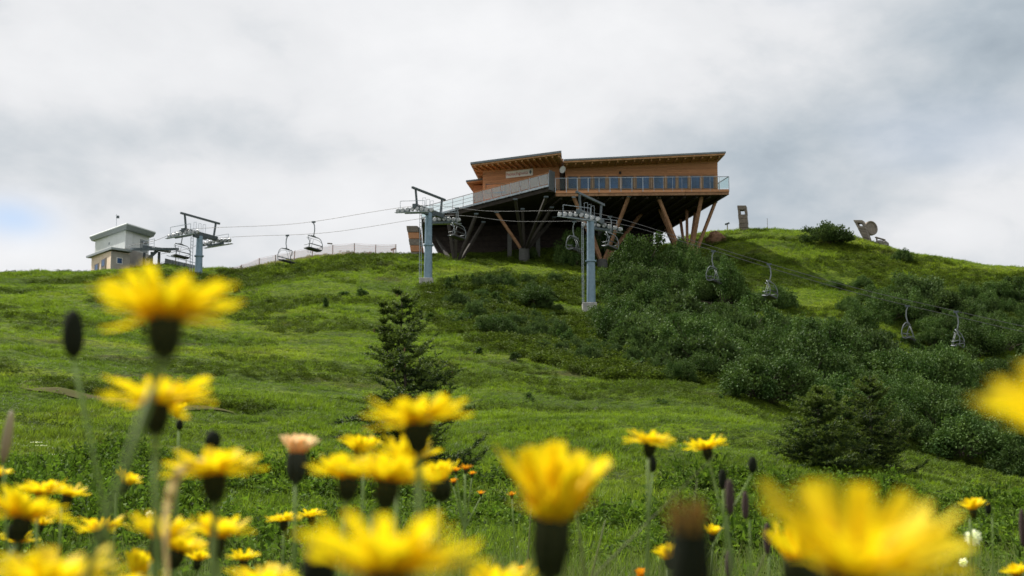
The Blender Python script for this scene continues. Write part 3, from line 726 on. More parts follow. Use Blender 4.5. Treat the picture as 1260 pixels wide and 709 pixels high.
for px, side, lab in (
    (222, -1, 'empty lift chair hanging just left of the tower beside the flat roofed hut'),
    (385, -1, 'empty lift chair hanging highest against the sky over the pink netting'),
    (353, 1, 'empty lift chair with wide dark seat, hanging low in front of the netting posts'),
    (562, -1, 'lift chair in the dark shade beneath the ramp, just right of a tower'),
    (707, 1, 'lift chair left of the tower that stands in the bushes'),
    (751, -1, 'lift chair right of the tower that stands in the bushes'),
    (878, 1, 'lift chair hanging before the shaded bank right of the raking timber columns'),
    (946, -1, 'lift chair hanging over the sunny grass slope between bushes and summit'),
    (1114, 1, 'left one of two lift chairs close together over the thicket, at the lower cable end'),
    (1173, -1, 'lowest lift chair, hanging farthest down the cable over the thicket')):
    c = ch0 if first else copy_tree(ch0); first = False
    # solve for x so that the chair on its lane is seen at px
    u = (px-CX)/(F*CP-40*SP)
    x0 = BL0*u/(1+KL*u)
    for _ in range(6):
        q = Vector((x0, BL0-KL*x0, 0))+LP*GA*side; x0 += (u*q.y-q.x)*.9
    q = Vector((x0, BL0-KL*x0, 0))+LP*GA*side
    q.z = rope_z(x0)-.02; c.location = q; c['label'] = lab
    dirx = LT if side < 0 else -LT
    c.rotation_euler = (0, 0, math.atan2(dirx.y, dirx.x))

# ------------------------------------------------------------------ top station hut of the lift
def hut():
    C = P(156, 274, 131.5); Lc = P(110, 290.5, 139.5); Rc = P(192, 285, 135.8)
    root = thing('lift_station_hut', 'small pale lift hut with thick flat white roof on the left skyline', 'building', (C.x, C.y, H(C.x, C.y)))
    Bd = lambda mb, n, m, par=root, **k: build(mb, n, MT[m], par, **k)
    bk = Lc+Rc-C
    # roof slab
    def ins(k, pts):
        cen = sum(pts, Vector())/len(pts); return [p+(cen-p)*k for p in pts]
    top = [C, Rc, bk, Lc]; bot = ins(.07, [p+Vector((0,0,-.52)) for p in top]); mid = [p+Vector((0,0,-.16)) for p in ins(-.0, top)]
    Bd(MB().box8([Vector(p) for p in (bot[3], bot[0], bot[1], bot[2])]+[mid[3], mid[0], mid[1], mid[2]]), 'roof_soffit', 'slab_grey')
    Bd(MB().prism([(p.x, p.y) for p in ins(.0, top)], [p.z for p in top], [p.z-.155 for p in top]), 'roof', 'roof_white', bevel=.05)
    c0, l0, r0, b0 = ins(.19, top)[0], ins(.19, top)[3], ins(.19, top)[1], ins(.19, top)[2]
    zb = H(C.x, C.y)-1.2
    poly = [c0, r0, b0, l0]
    Bd(MB().prism([(p.x, p.y) for p in poly], [p.z-.35 for p in poly], [zb]*4), 'wall', 'white_clad')
    # corner, clad panels of the right side, door
    def side(a, b, t0, t1, z0, z1, off, th=.05):
        d = (b-a); d.z = 0; n = Vector((d.y, -d.x, 0)).normalized()
        if n.y > 0: n = -n
        p, q = a+d*t0, a+d*t1; p = Vector((p.x, p.y, 0))+n*off; q = Vector((q.x, q.y, 0))+n*off; w = -n*th
        return [p+Vector((0,0,z0)), q+Vector((0,0,z0)), q+w+Vector((0,0,z0)), p+w+Vector((0,0,z0)), p+Vector((0,0,z1)), q+Vector((0,0,z1)), q+w+Vector((0,0,z1)), p+w+Vector((0,0,z1))]
    zt = c0.z-.55; zm = P(156, 306, c0.y).z
    for i, (t0, t1) in enumerate(((.0,.30),(.31,.60))): Bd(MB().box8(side(c0, r0, t0, t1, zm+.1, zt-.12*t0*4, .04)), 'cladding_panel', 'white_clad')
    Bd(MB().box8(side(c0, r0, .62, .93, zm+.15, zt-.45, .05)), 'door', 'slab_grey')
    d = Bd(MB().box8(side(c0, r0, .66, .89, zm+1.0, zt-.6, .09)), 'window', 'grey_metal')
    Bd(MB().box8(side(c0, r0, .69, .86, zm+1.1, zt-.7, .11)), 'pane', 'window_glass', d)
    Bd(MB().box8(side(c0, l0, .50, .54, zt-.75, zt-.55, .03)), 'vent', 'slab_grey')
    # concrete base on the right
    Bd(MB().box8(side(c0, r0, -.02, 1.15, zb-.5, zm, .12, .5)), 'base_wall', 'grey_render')
    # lower annex in front, left wall coloured as sunlit, right wall coloured as shaded
    a = P(137, 305, 129.3); la = P(113, 312, 135.0); ra = P(160, 307, 131.0)
    for p in (a, la, ra): p.z = 0
    zr = P(137, 309, 129.3).z; zl = P(113, 316, 135.0).z; bk2 = la+ra-a
    Bd(MB().prism([(a.x, a.y), (ra.x, ra.y), (bk2.x, bk2.y), (la.x, la.y)], [zr, zr+.05, zl+.05, zl], [zb-.5]*4), 'annex_wall', 'cream')
    Bd(MB().box8(side(a, ra, .0, 1.0, zb, zr-.02, .05)), 'annex_side_wall', 'grey_render')  # grey skin puts the shade into this side's colour
    r4 = [P(137, 304, 128.8), P(163, 307.5, 130.6), P(163, 307.5, 130.6)+(P(106, 315, 135.2)-P(137, 304, 128.8)), P(106, 315, 135.2)]
    Bd(MB().prism([(p.x, p.y) for p in r4], [p.z for p in r4], [p.z-.2 for p in r4]), 'annex_roof', 'slab_grey')
    def opening(A, Bp, t0, t1, z0, z1, name, m):
        w = Bd(MB().box8(side(A, Bp, t0, t1, z0, z1, .07)), name, m)
        return w
    zg = zr-1.75
    w = opening(a, la, .58, .80, zr-1.25, zr-.55, 'window', 'wood_old'); Bd(MB().box8(side(a, la, .62, .76, zr-1.18, zr-.62, .09)), 'pane', 'window_glass', w)
    w = opening(a, la, .22, .46, zr-2.3, zr-.40, 'door', 'wood_old'); Bd(MB().box8(side(a, la, .27, .41, zr-1.1, zr-.5, .09)), 'pane', 'window_glass', w)
    w = opening(a, ra, .28, .60, zr-1.1, zr-.5, 'window', 'sign_white'); Bd(MB().box8(side(a, ra, .32, .56, zr-1.04, zr-.56, .09)), 'pane', 'window_glass', w)
    # mast with a wind vane
    m = P(143, 279, 135)
    mr = thing('wind_mast', 'thin mast with a small dark box on the flat white roof', 'mast', m)
    build(MB().tube([m, m+Vector((0,0,1.25))], .022, 6), 'pole', MT['steel'], mr)
    build(MB().box(m+Vector((.12,0,.95)), (.26,.2,.24)), 'vane_box', MT['dark_steel'], mr, bevel=.02)
    build(MB().bar(m+Vector((-.1,0,1.1)), m+Vector((.22,0,1.1)), .02), 'cross_bar', MT['steel'], mr)
    # turning wheel and machine frame at the rope's end
    w = lift(190); wz = 24.0
    r = thing('bullwheel', 'dark machinery with the turning wheel right of the flat roofed hut', 'lift machinery', (w.x, w.y, H(w.x, w.y)))
    rp = Matrix.Translation((w.x, w.y, wz)) @ Matrix.Rotation(.18, 4, 'X')
    mb = MB(); n = 30
    for i in range(n):
        a0, a1 = 2*PI*i/n, 2*PI*(i+1)/n
        mb.bar(rp @ Vector((2.2*math.cos(a0), 2.2*math.sin(a0), 0)), rp @ Vector((2.2*math.cos(a1), 2.2*math.sin(a1), 0)), .14, .24)
    build(mb, 'wheel_rim', MT['dark_steel'], r)
    mb = MB()
    for i in range(8): mb.bar(rp @ Vector((0,0,0)), rp @ Vector((2.15*math.cos(i*PI/4), 2.15*math.sin(i*PI/4), 0)), .12, .16)
    build(mb, 'spokes', MT['dark_steel'], r)
    for q in (P(178, 305, 133.5), P(187, 309, 133), P(196, 309, 133)):
        build(MB().bar(Vector((q.x, q.y, H(q.x, q.y)-.3)), Vector((q.x, q.y, 23.9)), .22), 'support_post', MT['dark_steel'], r)
    p = P(176, 304, 132.5); q = P(209, 309, 132.5)
    build(MB().bar(p, q, .3, .34).bar(P(181, 320, 132), P(196, 306, 132.5), .26, .3), 'machine_beam', MT['dark_steel'], r)
    for k, t in enumerate(np.linspace(.42, 1, 5)):
        c = lerp(p, q, t)+Vector((0,-.3,-.05)); rot = Vector(LP).to_track_quat('Z', 'Y').to_matrix().to_4x4(); rot.translation = c
        build(MB().lathe([(.07,-.08),(.2,-.07),(.2,.07),(.07,.08)], 12, rot), 'sheave', MT['sheave'], r)
    mb = MB(); g0, g1 = P(177, 297, 133), P(190, 294, 133.5)
    for z in (0, .4, .75): mb.bar(g0+Vector((0,0,-z)), g1+Vector((0,0,-z)), .04)
    for t in (0, .5, 1): p_ = lerp(g0, g1, t); mb.bar(p_, p_+Vector((0,0,-1.1)), .04)
    build(mb, 'guard_rail', MT['steel'], r)
    # grey exit ramp
    rr = thing('exit_ramp', 'grey sloping exit ramp at the foot of the skyline lift tower', 'ramp', P(225, 325, 133))
    for i in range(6):
        x0, x1 = 203+i*7.6, 203+(i+1)*7.4
        y0, y1 = 318+i*1.7, 318+(i+1)*1.7
        a_, b_ = P(x0, y0, 133.5), P(x1, y1, 133); mb = MB()
        c_, d_ = b_+Vector((.4, 2.5, .1)), a_+Vector((.4, 2.5, .1))
        mb.box8([p_+Vector((0,0,-.8)) for p_ in (a_, b_, c_, d_)]+[a_, b_, c_, d_]); build(mb, 'ramp_panel', MT['wood_old'] if i < 0 else MT['slab_grey'], rr)
    for x_ in (216, 229, 242):
        p_ = P(x_, 321+(x_-216)*.22, 132.9); build(MB().bar(p_+Vector((0,0,-.8)), p_+Vector((0,0,.35)), .06), 'railing_post', MT['wood_old'], rr)
    build(MB().bar(P(205, 314.5, 133), P(246, 325, 132.8), .05), 'handrail', MT['steel'], rr)
    return root
hut()

# ------------------------------------------------------------------ safety netting along the crest
def netting():
    pts = []
    for px in (284, 298, 319, 339, 362, 384, 409.5, 436, 462, 487.5):
        c = crest(px); c.y -= 1.2; c.x = ray(px, 315)[0]*c.y; c.z = H(c.x, c.y); pts.append(c)
    root = thing('safety_fence', 'low fence of pale pink netting on dark posts along the grassy crest', 'fence', pts[4])
    hs = [.25, .55, .85, .95, 1.0, 1.05, 1.12, 1.2, 1.2, 1.2]
    for p, h in zip(pts, hs):
        l = random.uniform(-.05, .05)
        build(MB().tube([p+Vector((0,0,-.3)), p+Vector((l,0,h))], .045, 7), 'fence_post', MT['wood_old'], root)
    for i in range(len(pts)-1):
        a, b = pts[i], pts[i+1]; mb = MB(); n = 8
        for k in range(n):
            t0, t1 = k/n, (k+1)/n
            def q(t, top):
                p = lerp(a, b, t); h = hs[i]*(1-t)+hs[i+1]*t; sag = .10*math.sin(t*PI)
                return Vector((p.x, p.y-.05+.04*math.sin(t*9), (p.z+h-sag) if top else H(p.x, p.y)-.05))
            mb.add([q(t0,0), q(t1,0), q(t1,1), q(t0,1)], [(0,1,2,3)])
        build(mb, 'net_panel', MT['net'], root)
        # the coarse cords of the net
        mb = MB()
        for z in np.linspace(.1, 1, 6):
            mb.bar(Vector((a.x, a.y-.06, a.z+hs[i]*z)), Vector((b.x, b.y-.06, b.z+hs[i+1]*z-.02)), .012)
        m = build(mb, 'net_cords', MT['net_cord'], root); m['kind'] = 'stuff'
    # sign on one of the posts, pedestal near the end
    p = pts[6]+Vector((-.05,-.1,1.22)); build(MB().bar(p, p+Vector((-.5,0,.04)), .05, .12), 'arrow_board', MT['wood_old'], root)
MT['net_cord'] = surf('pink net cord', (.70,.42,.36), .8, var=.1, bump=0)
netting()

# ------------------------------------------------------------------ leaning timber stelae, viewers, bench on the summit
def stele(px0, px1, py_top, py_bot, lean_px, Y, label, name='timber_stele', bx=.25, slot=True, n=6, depth=.9, mats=('wood_old','wood_old')):
    a, b = P(px0+lean_px, py_bot, Y), P(px1+lean_px*.8, py_bot, Y); c, d = P(px1, py_top, Y), P(px0, py_top, Y)
    a.z = min(a.z, H(a.x, a.y)-.2); b.z = min(b.z, H(b.x, b.y)-.2)
    root = thing(name, label, 'sculpture', (a+b)/2, 'leaning timber stelae on the summit')
    bk = Vector((bx, depth, 0))
    for i in range(n):
        k0, k1 = i/n, (i+.94)/n
        q = [lerp(a, d, k0), lerp(b, c, k0), lerp(b, c, k1), lerp(a, d, k1)]
        o = Vector((random.uniform(-.02,.02), random.uniform(-.03,.03), 0)); q = [p+o for p in q]
        if slot and i == n-2:     # the block with an open window through it
            for t0, t1 in ((0,.24),(.76,1)):
                e = [lerp(q[0], q[1], t0), lerp(q[0], q[1], t1), lerp(q[3], q[2], t1), lerp(q[3], q[2], t0)]
                build(MB().box8([e[0], e[1], e[1]+bk, e[0]+bk, e[3], e[2], e[2]+bk, e[3]+bk]), 'block', MT[mats[0]], root)
            continue
        build(MB().box8([q[0], q[1], q[1]+bk, q[0]+bk, q[3], q[2], q[2]+bk, q[3]+bk]), 'block', MT[mats[i % 2]], root, bevel=.02)
    return root
Yc = crest(910).y; stele(907, 918, 252.5, 281, 3.0, Yc-.5, 'dark grey leaning timber stele with an open slot, alone on the summit')
Yc = crest(508).y; stele(500, 513.5, 277.5, 314, 6.5, min(Yc, 141)-1.0, 'tall brown leaning timber stele behind the ramp end', slot=False, n=5, mats=('wood_old','larch'), depth=1.2)
Yc = crest(1066).y
stele(1050, 1061, 270.5, 296, 14.0, Yc-.6, 'leaning grey timber stele with slot beside the round disc', n=8, depth=.8, bx=.45)
def disc():
    c = P(1071.5, 281, Yc+.5); r = thing('round_disc', 'big round grey disc standing behind the leaning stele on the summit', 'sculpture', (c.x, c.y, H(c.x, c.y)))
    q = Vector((.45, -1, .1)).to_track_quat('Z', 'Y').to_matrix().to_4x4(); M4 = Matrix.Translation(c) @ q
    build(MB().lathe([(.0,-.3),(.66,-.27),(.76,-.15),(.76,.16),(.68,.22),(.55,.05),(0,.04)], 26, M4), 'disc', MT['wood_old'], r)
    b = Vector((c.x-.35, c.y+.75, H(c.x, c.y)-.2)); build(MB().bar(b, c+Vector((-.1,.75,-.3)), .5, .4), 'support', MT['dark_timber'], r)
    p, q_ = P(1077, 292, Yc-1), P(1089, 295.5, Yc-1)
    bn = thing('plank_bench', 'low plank bench sloping away from the round disc on the summit', 'bench', q_)
    build(MB().bar(p, q_, .35, .09), 'seat', MT['wood_old'], bn)
    for t in (.15, .85):
        s = lerp(p, q_, t); build(MB().bar(s+Vector((0,0,-.05)), Vector((s.x, s.y, H(s.x, s.y)-.2)), .12, .2), 'leg', MT['wood_old'], bn)
disc()
def viewer(px, h, label):
    c = crest(px); c.y -= .5; c.x = ray(px, 300)[0]*c.y; c.z = H(c.x, c.y)
    r = thing('viewing_telescope', label, 'telescope', c, 'viewing telescopes on the crest')
    build(MB().tube([c+Vector((0,0,-.2)), c+Vector((0,0,h))], .06, 8), 'pedestal', MT['concrete'], r)
    build(MB().bar(c+Vector((-.24,0,h-.02)), c+Vector((.22,0,h+.14)), .16, .16), 'telescope_tube', MT['dark_steel'], r)
viewer(895.5, .75, 'small dark telescope on a pale pedestal between building and slotted stele')
viewer(484, .55, 'small telescope on a pedestal at the end of the pink netting')
c = crest(945.5); m = build(MB().tube([c+Vector((0,0,-.2)), c+Vector((0,0,1.2))], .025, 6), 'marker_pole', MT['wood_old'], origin=c)
tag(m, 'thin bare marker pole on the summit grass right of the slotted stele', 'pole')

# ------------------------------------------------------------------ rocks and bare earth
def rock(px, py, wpx, hpx, label, m='rock', Y=None):
    g = ground_hit(px, py) if Y is None else P(px, py, Y); s = g.y/F
    R = np.random.default_rng(int(px)); mb = MB(); n, k = 12, 6
    for i in range(k+1):
        ph = -.4+(PI/2+.4)*i/k
        for j in range(n):
            a = 2*PI*j/n; rr = 1+R.uniform(-.16, .16)
            mb.v.append((g.x+math.cos(ph)*math.cos(a)*wpx/2*s*rr, g.y+math.cos(ph)*math.sin(a)*wpx*.4*s*rr, g.z+math.sin(ph)*hpx*s*rr))
    for i in range(k):
        for j in range(n): mb.f.append((i*n+j, i*n+(j+1)%n, (i+1)*n+(j+1)%n, (i+1)*n+j))
    mb.f.append(tuple(k*n+j for j in range(n)))
    o = build(mb, 'boulder', MT[m], origin=g); tag(o, label, 'rock'); return o
rock(881, 297, 26, 12, 'reddish bare rock bank beside the raking columns', 'earth')
rock(1084, 298, 18, 5, 'flat grey rock beneath the plank bench', 'rock')
rock(576, 374, 22, 3, 'low grey rock in the scrub right of the middle lift tower foot')
rock(527, 363, 20, 3, 'pale flat rock patch just below the middle lift tower foot')
rock(811, 430, 9, 2.5, 'small pale stone between the lower alder bushes')
rock(735, 505, 10, 3, 'small grey stone on the near grassy mound')
rock(718, 437, 12, 3, 'small stone half hidden among grass below the tall lift tower')

# ------------------------------------------------------------------ vegetation
def rot_quads(centers, dirs, ups, L_, W_, bend=0.0, kite=True):
    """leaf quads: centers (n,3) base points, dirs (n,3) along the leaf, ups (n,3) roughly the leaf's normal"""
    d = dirs/np.linalg.norm(dirs, axis=1, keepdims=True); s = np.cross(d, ups); s /= np.linalg.norm(s, axis=1, keepdims=True)+1e-9
    n = np.cross(s, d); L_ = np.asarray(L_)[:, None]; W_ = np.asarray(W_)[:, None]
    k = .45
    a = centers; b = centers+d*L_*k+s*W_/2+n*W_*.12; c = centers+d*L_-n*L_*bend; e = centers+d*L_*k-s*W_/2+n*W_*.12
    V = np.stack([a, b, c, e], 1).reshape(-1, 3); Q = np.arange(len(V)).reshape(-1, 4); return V, Q
def unit(n, R): v = R.normal(size=(n, 3)); return v/np.linalg.norm(v, axis=1, keepdims=True)
def bush_meshes(seed, n_clump, n_leaf, leaf, h=.85, upright=.35, gap=.0):
    """foliage and stems of a shrub about 1 m in radius and h high"""
    R = np.random.default_rng(seed)
    cs = []
    while len(cs) < n_clump:
        p = R.uniform(-1, 1, 3); p[2] = R.uniform(.0, 1)
        r = math.sqrt(p[0]**2+p[1]**2+(p[2])**2)
        lump = .92+.12*math.sin(3*math.atan2(p[1], p[0])+seed)+.08*math.sin(5*math.atan2(p[1], p[0])+seed*2.3)
        if r < lump and r > .45*R.uniform(0, 1.2): cs.append((p[0]*.95, p[1]*.95, p[2]*h*lump+.04))
    cs = np.array(cs); nn = np.sort(np.linalg.norm(cs[:, None]-cs[None], axis=2), axis=1)[:, 3]; cs = cs[nn < .27]; m = len(cs)
    k = np.repeat(np.arange(m), n_leaf)
    size = R.uniform(.13, .26, m)[k]; off = unit(len(k), R); off[:, 2] = off[:, 2]*.9+.15
    cen = cs[k]+off*size[:, None]*R.uniform(.3, 1, len(k))[:, None]
    out = cs[k]-np.array([0, 0, .1]); out /= np.linalg.norm(out, axis=1, keepdims=True)+1e-6
    d = unit(len(k), R)+out*.6+off*.5; d[:, 2] += upright
    V, Q = rot_quads(cen, d, unit(len(k), R)*.8+off*.8+np.array([0, 0, 1.1]), leaf*R.uniform(.7, 1.3, len(k)), leaf*.85*R.uniform(.8, 1.2, len(k)), .1)
    V[:, 2] = np.maximum(V[:, 2], 0)
    f = mesh_np('foliage', V, Q)
    mb = MB()
    for i in R.choice(m, min(m, 22), replace=False):
        c = cs[i]; mb.tube([(c[0]*.12, c[1]*.12, -.1), (c[0]*.45, c[1]*.45, c[2]*.55), (c[0], c[1], c[2])], [.022, .014, .006], 5, False)
    s = bpy.data.meshes.new('stems'); s.from_pydata(mb.v, [], mb.f); s.update(); return f, s
def put_mesh(name, me, mat, parent):
    if mat and not me.materials: me.materials.append(mat)
    o = bpy.data.objects.new(name, me); COL.objects.link(o); o.parent = parent; return o
BUSH = [bush_meshes(s, 110, 110, .050, upright=.0) for s in (3, 4, 5, 6, 7)]          # full size alder bushes
SMALL = [bush_meshes(s, 40, 55, .12, h=.8, upright=.0) for s in (13, 14, 15)]         # knee high bushes seen as dots
PALE = [bush_meshes(s, 150, 60, .072, h=.9, upright=.8) for s in (23, 24)]
def bush(x, y, w, h, label, group, kind='alder', name='alder_bush'):
    src = {'alder': BUSH, 'small': SMALL, 'pale': PALE}[kind]; f, s = random.choice(src)
    o = bpy.data.objects.new(name, None); COL.objects.link(o); o.location = (x, y, H(x, y)-.08); o.rotation_euler = (0, 0, random.uniform(0, 6.28)); o.scale = (w/2, w/2, h/.95)
    tag(o, label, 'bush', group)
    put_mesh('foliage', f, MT['leaf_alder_pale' if kind == 'pale' else 'leaf_alder'], o); put_mesh('stems', s, MT['bark'], o); return o
def inside(poly, x, y):
    c = False; n = len(poly)
    for i in range(n):
        x0, y0 = poly[i]; x1, y1 = poly[i-1]
        if (y0 > y) != (y1 > y) and x < (x1-x0)*(y-y0)/(y1-y0)+x0: c = not c
    return c
# single bushes one can point to: (px, py of the foot, width px, height px, label, kind)
for px, py, wp, hp, lab, k in (
    (1023, 305, 60, 20, 'big round bright green bush on the summit between slotted stele and round disc', 'pale'),
    (650, 321, 24, 13, 'small round bush before the feet of the middle raking columns', 'pale'),
    (706, 330, 44, 34, 'dense bush just left of the tall lift tower, below the terrace', 'alder'),
    (755, 322, 52, 34, 'bush just right of the tall lift tower, under the terrace shade', 'alder'),
    (792, 352, 86, 46, 'broadest green bush below the terrace, right of the tall lift tower', 'alder'),
    (838, 340, 50, 36, 'bush growing at the foot of the right hand fan of columns', 'alder'),
    (800, 402, 62, 46, 'dark bush on the slope right of the tall lift tower foot', 'alder'),
    (853, 352, 54, 34, 'bush below the bare earth bank beside the right columns', 'alder'),
    (893, 380, 70, 50, 'dark bush under the lift chair beside the shaded bank', 'alder'),
    (1114, 324, 26, 14, 'small bush alone on the open summit slope below the round disc', 'alder'),
    (1028, 357, 34, 11, 'left one of two low shrubs on the open grass under the summit', 'alder'),
    (1062, 356, 34, 15, 'right one of two low shrubs on the open grass under the summit', 'alder'),
    (1048, 388, 34, 20, 'round bush at the upper edge of the thicket below the two low shrubs', 'alder'),
    (397, 379, 18, 12, 'small round bush on the lawn left of the two neighbouring dots', 'small'),
    (424, 366, 20, 9, 'flat small bush nearly below the middle of the netting', 'small'),
    (444, 366, 20, 12, 'small round bush straight below the end of the netting', 'small'),
    (454, 386, 12, 7, 'tiny bush beside the top of the spruce', 'small'),
    (296, 360, 17, 10, 'small dark bush on the slope below the start of the netting', 'small'),
    (371, 334, 16, 7, 'small dark bush close below the crest and the netting', 'small'),
    (620, 354, 34, 14, 'bush in the scrub right of the middle lift tower', 'alder'),
    (598, 356, 34, 16, 'brighter bush in the scrub nearest the middle lift tower', 'pale'),
    (655, 382, 60, 24, 'wide low bush midway between the two nearer lift towers', 'alder'),
    (606, 412, 60, 22, 'wide dark bush low in the scrub, right of the spruce top', 'alder'),
    (560, 378, 36, 16, 'bush in the scrub below the middle lift tower', 'pale'),
    (540, 398, 30, 12, 'low bush right beside the spruce top', 'small'),
    (632, 444, 22, 12, 'small bush on the open grass at the foot of the scrub', 'small'),
    (578, 438, 26, 11, 'small low bush alone right of the spruce', 'small'),
    (650, 494, 22, 12, 'small bush standing alone on the near grassy mound', 'small'),
    (820, 498, 18, 11, 'small bush on the mound above the tall thin yellow flower', 'small'),
    (893, 497, 20, 12, 'small dark bush at the lower tip of the thicket', 'small'),
    (688, 420, 30, 20, 'bush left below the concrete foot of the tall lift tower', 'alder'),
    (748, 412, 36, 26, 'bush right below the concrete foot of the tall lift tower', 'alder'),
    (770, 430, 44, 26, 'bush at the left rim of the thicket below the tall lift tower', 'alder'),
    (812, 452, 40, 22, 'bush at the left rim of the thicket, lowest of the rim', 'alder')):
    g = ground_hit(px, py); s = g.y/F
    bush(g.x, g.y+wp*s*.3, wp*s*(1.45 if k == 'small' else 1.08), hp*s*(1.1 if k == 'small' else 1.35), lab, 'single bushes on the slope', k, 'alder_bush' if k != 'pale' else 'willow_bush')
# the thicket: bushes side by side, nothing tells them apart
THICK = [(690,388),(745,352),(870,338),(905,352),(935,372),(985,392),(1010,408),(1060,372),(1110,366),(1180,366),(1262,362),(1300,362),(1300,612),(1230,590),(1150,568),(1100,545),(1010,520),(930,490),(870,470),(800,440),(740,410)]
FRINGE = [(545,352),(640,338),(700,345),(760,360),(700,395),(800,450),(880,480),(930,500),(860,492),(760,455),(690,440),(640,425),(560,400),(540,375)]
taken = []
def scatter(poly, n, smin, smax, yfar, ynear, dens=.6):
    tries = 0; k = 0; out = []
    while k < n and tries < 60000:
        tries += 1
        Y = random.uniform(ynear, yfar); x = random.uniform(-.10, .395)*Y; z = H(x, Y); px, py = project(x, Y, z)
        if not inside(poly, px, py): continue
        w = random.uniform(smin, smax)
        if x > 3 and abs(Y+KL*x-BL0) < 5.0: w = random.uniform(.8, 1.3)
        if any((x-a)**2+(Y-b)**2 < (dens*(w+c)/2)**2 for a, b, c in taken): continue
        c3 = lift(727)
        if math.hypot(x-c3.x, Y-c3.y) < 2.2 or (abs(px-724) < 30 and 350 < py < 424): continue
        taken.append((x, Y, w)); out.append((x, Y, w)); k += 1
    return out
tk = scatter(THICK, 270, 2.2, 5.0, 128, 60, .66)
for x, y, w in tk:
    bush(x, y, w*1.15, w*random.uniform(.46, .72), 'dark green alder bush packed in the dense thicket covering the right hand slope', 'alder bushes of the thicket', 'alder' if random.random() < .8 else 'pale')
fk = scatter(FRINGE, 90, .9, 2.0, 125, 70, .7)
for x, y, w in fk:
    bush(x, y, w, w*random.uniform(.45, .7), 'knee high bush in the loose scrub left of the thicket', 'loose scrub between tower and thicket', random.choice(['alder', 'small', 'pale']))

# conifers -----------------------------------------------------------------
def needle_quads(pts, dirs, n_per, L_, W_, R, flat=.35):
    k = np.repeat(np.arange(len(pts)), n_per); d0 = dirs[k]
    p = pts[k]+d0*R.uniform(-.5, .5, len(k))[:, None]*.07
    side = unit(len(k), R); side[:, 2] *= .7
    d = d0*.8+side
    return rot_quads(p, d, unit(len(k), R), L_*R.uniform(.7, 1.2, len(k)), W_*np.ones(len(k)))
def spruce(name, label, base, h, rad, seed, leaders=(), dense=1.0, lean=0):
    R = np.random.default_rng(seed); root = thing(name, label, 'tree', base, 'young spruces')
    n = 14; tr = [(lean*h*(i/n)**1.5+.02*h*math.sin(i*1.3+seed)*.4, .01*math.sin(i*.9), h*i/n) for i in range(n+1)]
    trunk = MB().tube(tr, [max(.006, .045*h/3*(1-i/n)**.8) for i in range(n+1)], 7)
    tips = [(np.array(tr), h)]
    for lx, lh in leaders:          # second leader
        z0 = h*.35; L2 = [(lx*(1-(1-t)**2)*1.0, .05, z0+(lh-z0)*t) for t in np.linspace(0, 1, 9)]
        trunk.tube(L2, [.022*(1-t*.85) for t in np.linspace(0, 1, 9)], 6); tips.append((np.array(L2), lh))
    build(trunk, 'trunk', MT['bark'], root, world=False)
    BR = MB(); P_, D_, yng = [], [], []
    for line, hh in tips:
        main = hh == h
        z = h*.05 if main else line[3][2]
        while z < hh*.985:
            t = z/hh
            c = np.array([np.interp(z, line[:, 2], line[:, 0]), np.interp(z, line[:, 2], line[:, 1]), z])
            prof = (1-t)**.75*.95+.06 if main else (1-t)*.35+.05
            for b in range(R.integers(3, 6) if main else 3):
                a = R.uniform(0, 2*PI); L_ = rad*prof*R.uniform(.35, 1.3)*(1 if main else .7)
                rise = R.uniform(.05, .45)+t*.5; m = max(4, int(L_/.10)); prev = c
                pts = []
                for j in range(m+1):
                    s = j/m; q = c+np.array([math.cos(a)*L_*s, math.sin(a)*L_*s, L_*(rise*s*s*.9-.18*s+.05*math.sin(s*7+a))]); pts.append(q)
                BR.tube(pts, [max(.002, .008*(1-j/m)) for j in range(m+1)], 4, False)
                for j in range(1, m+1):
                    dd = pts[j]-pts[j-1]; dd = dd/np.linalg.norm(dd)
                    for s_ in (.33, .66, 1.0): P_.append(pts[j-1]+(pts[j]-pts[j-1])*s_); D_.append(dd); yng.append(j > m-2)
                    if j > m*.25:
                        for sg in (-1, 1):
                            if R.uniform() < .12: continue
                            tl = L_*.34*(1-.6*j/m)*R.uniform(.6, 1.3)+.05
                            sd = dd*.6+np.array([-math.sin(a), math.cos(a), 0])*sg*.8+np.array([0, 0, R.uniform(-.15, .35)]); sd /= np.linalg.norm(sd)
                            e = pts[j]+sd*tl; BR.tube([pts[j], e], [.003, .0015], 3, False)
                            for s_ in np.arange(.04, tl, .05): P_.append(pts[j]+sd*s_); D_.append(sd); yng.append(s_ > tl-.07)
            z += h*(.025+.035*max(0, t-.45))*R.uniform(.7, 1.3)
    P_ = np.array(P_); D_ = np.array(D_); yng = np.array(yng)
    build(BR, 'branches', MT['bark'], root, world=False)
    npp = max(3, int(11*dense))
    V, Q = needle_quads(P_[~yng], D_[~yng], npp, .060, .016, R); put_mesh('needles', mesh_np('needles', V, Q), MT['needles'], root)
    V, Q = needle_quads(P_[yng], D_[yng], npp, .055, .016, R); put_mesh('young_shoots', mesh_np('young_shoots', V, Q), MT['needles_young'], root)
    return root, P_
g = ground_hit(508, 603); base = Vector((ray(500, 600)[0]*g.y, g.y, g.z)); base.y = 23.0; base.x = ray(500, 600)[0]*23; base.z = H(base.x, base.y)-.05
hh = P(487, 352, 23.0).z-base.z
sp, PP = spruce('spruce_tree', 'scruffy young spruce with two thin leaders behind the yellow flowers in the middle', base, hh, 1.12, 4, leaders=((-.42, hh*.93),), lean=-.045)
R = np.random.default_rng(9); mbc = 0
for i in range(16):
    p = PP[R.integers(len(PP)//3, len(PP))]; 
    if p[2] < hh*.45: continue
    build(MB().lathe([(.004,0),(.013,-.02),(.014,-.05),(.004,-.08)], 7, Matrix.Translation(Vector(p))), 'cone', MT['cone'], sp, world=False)
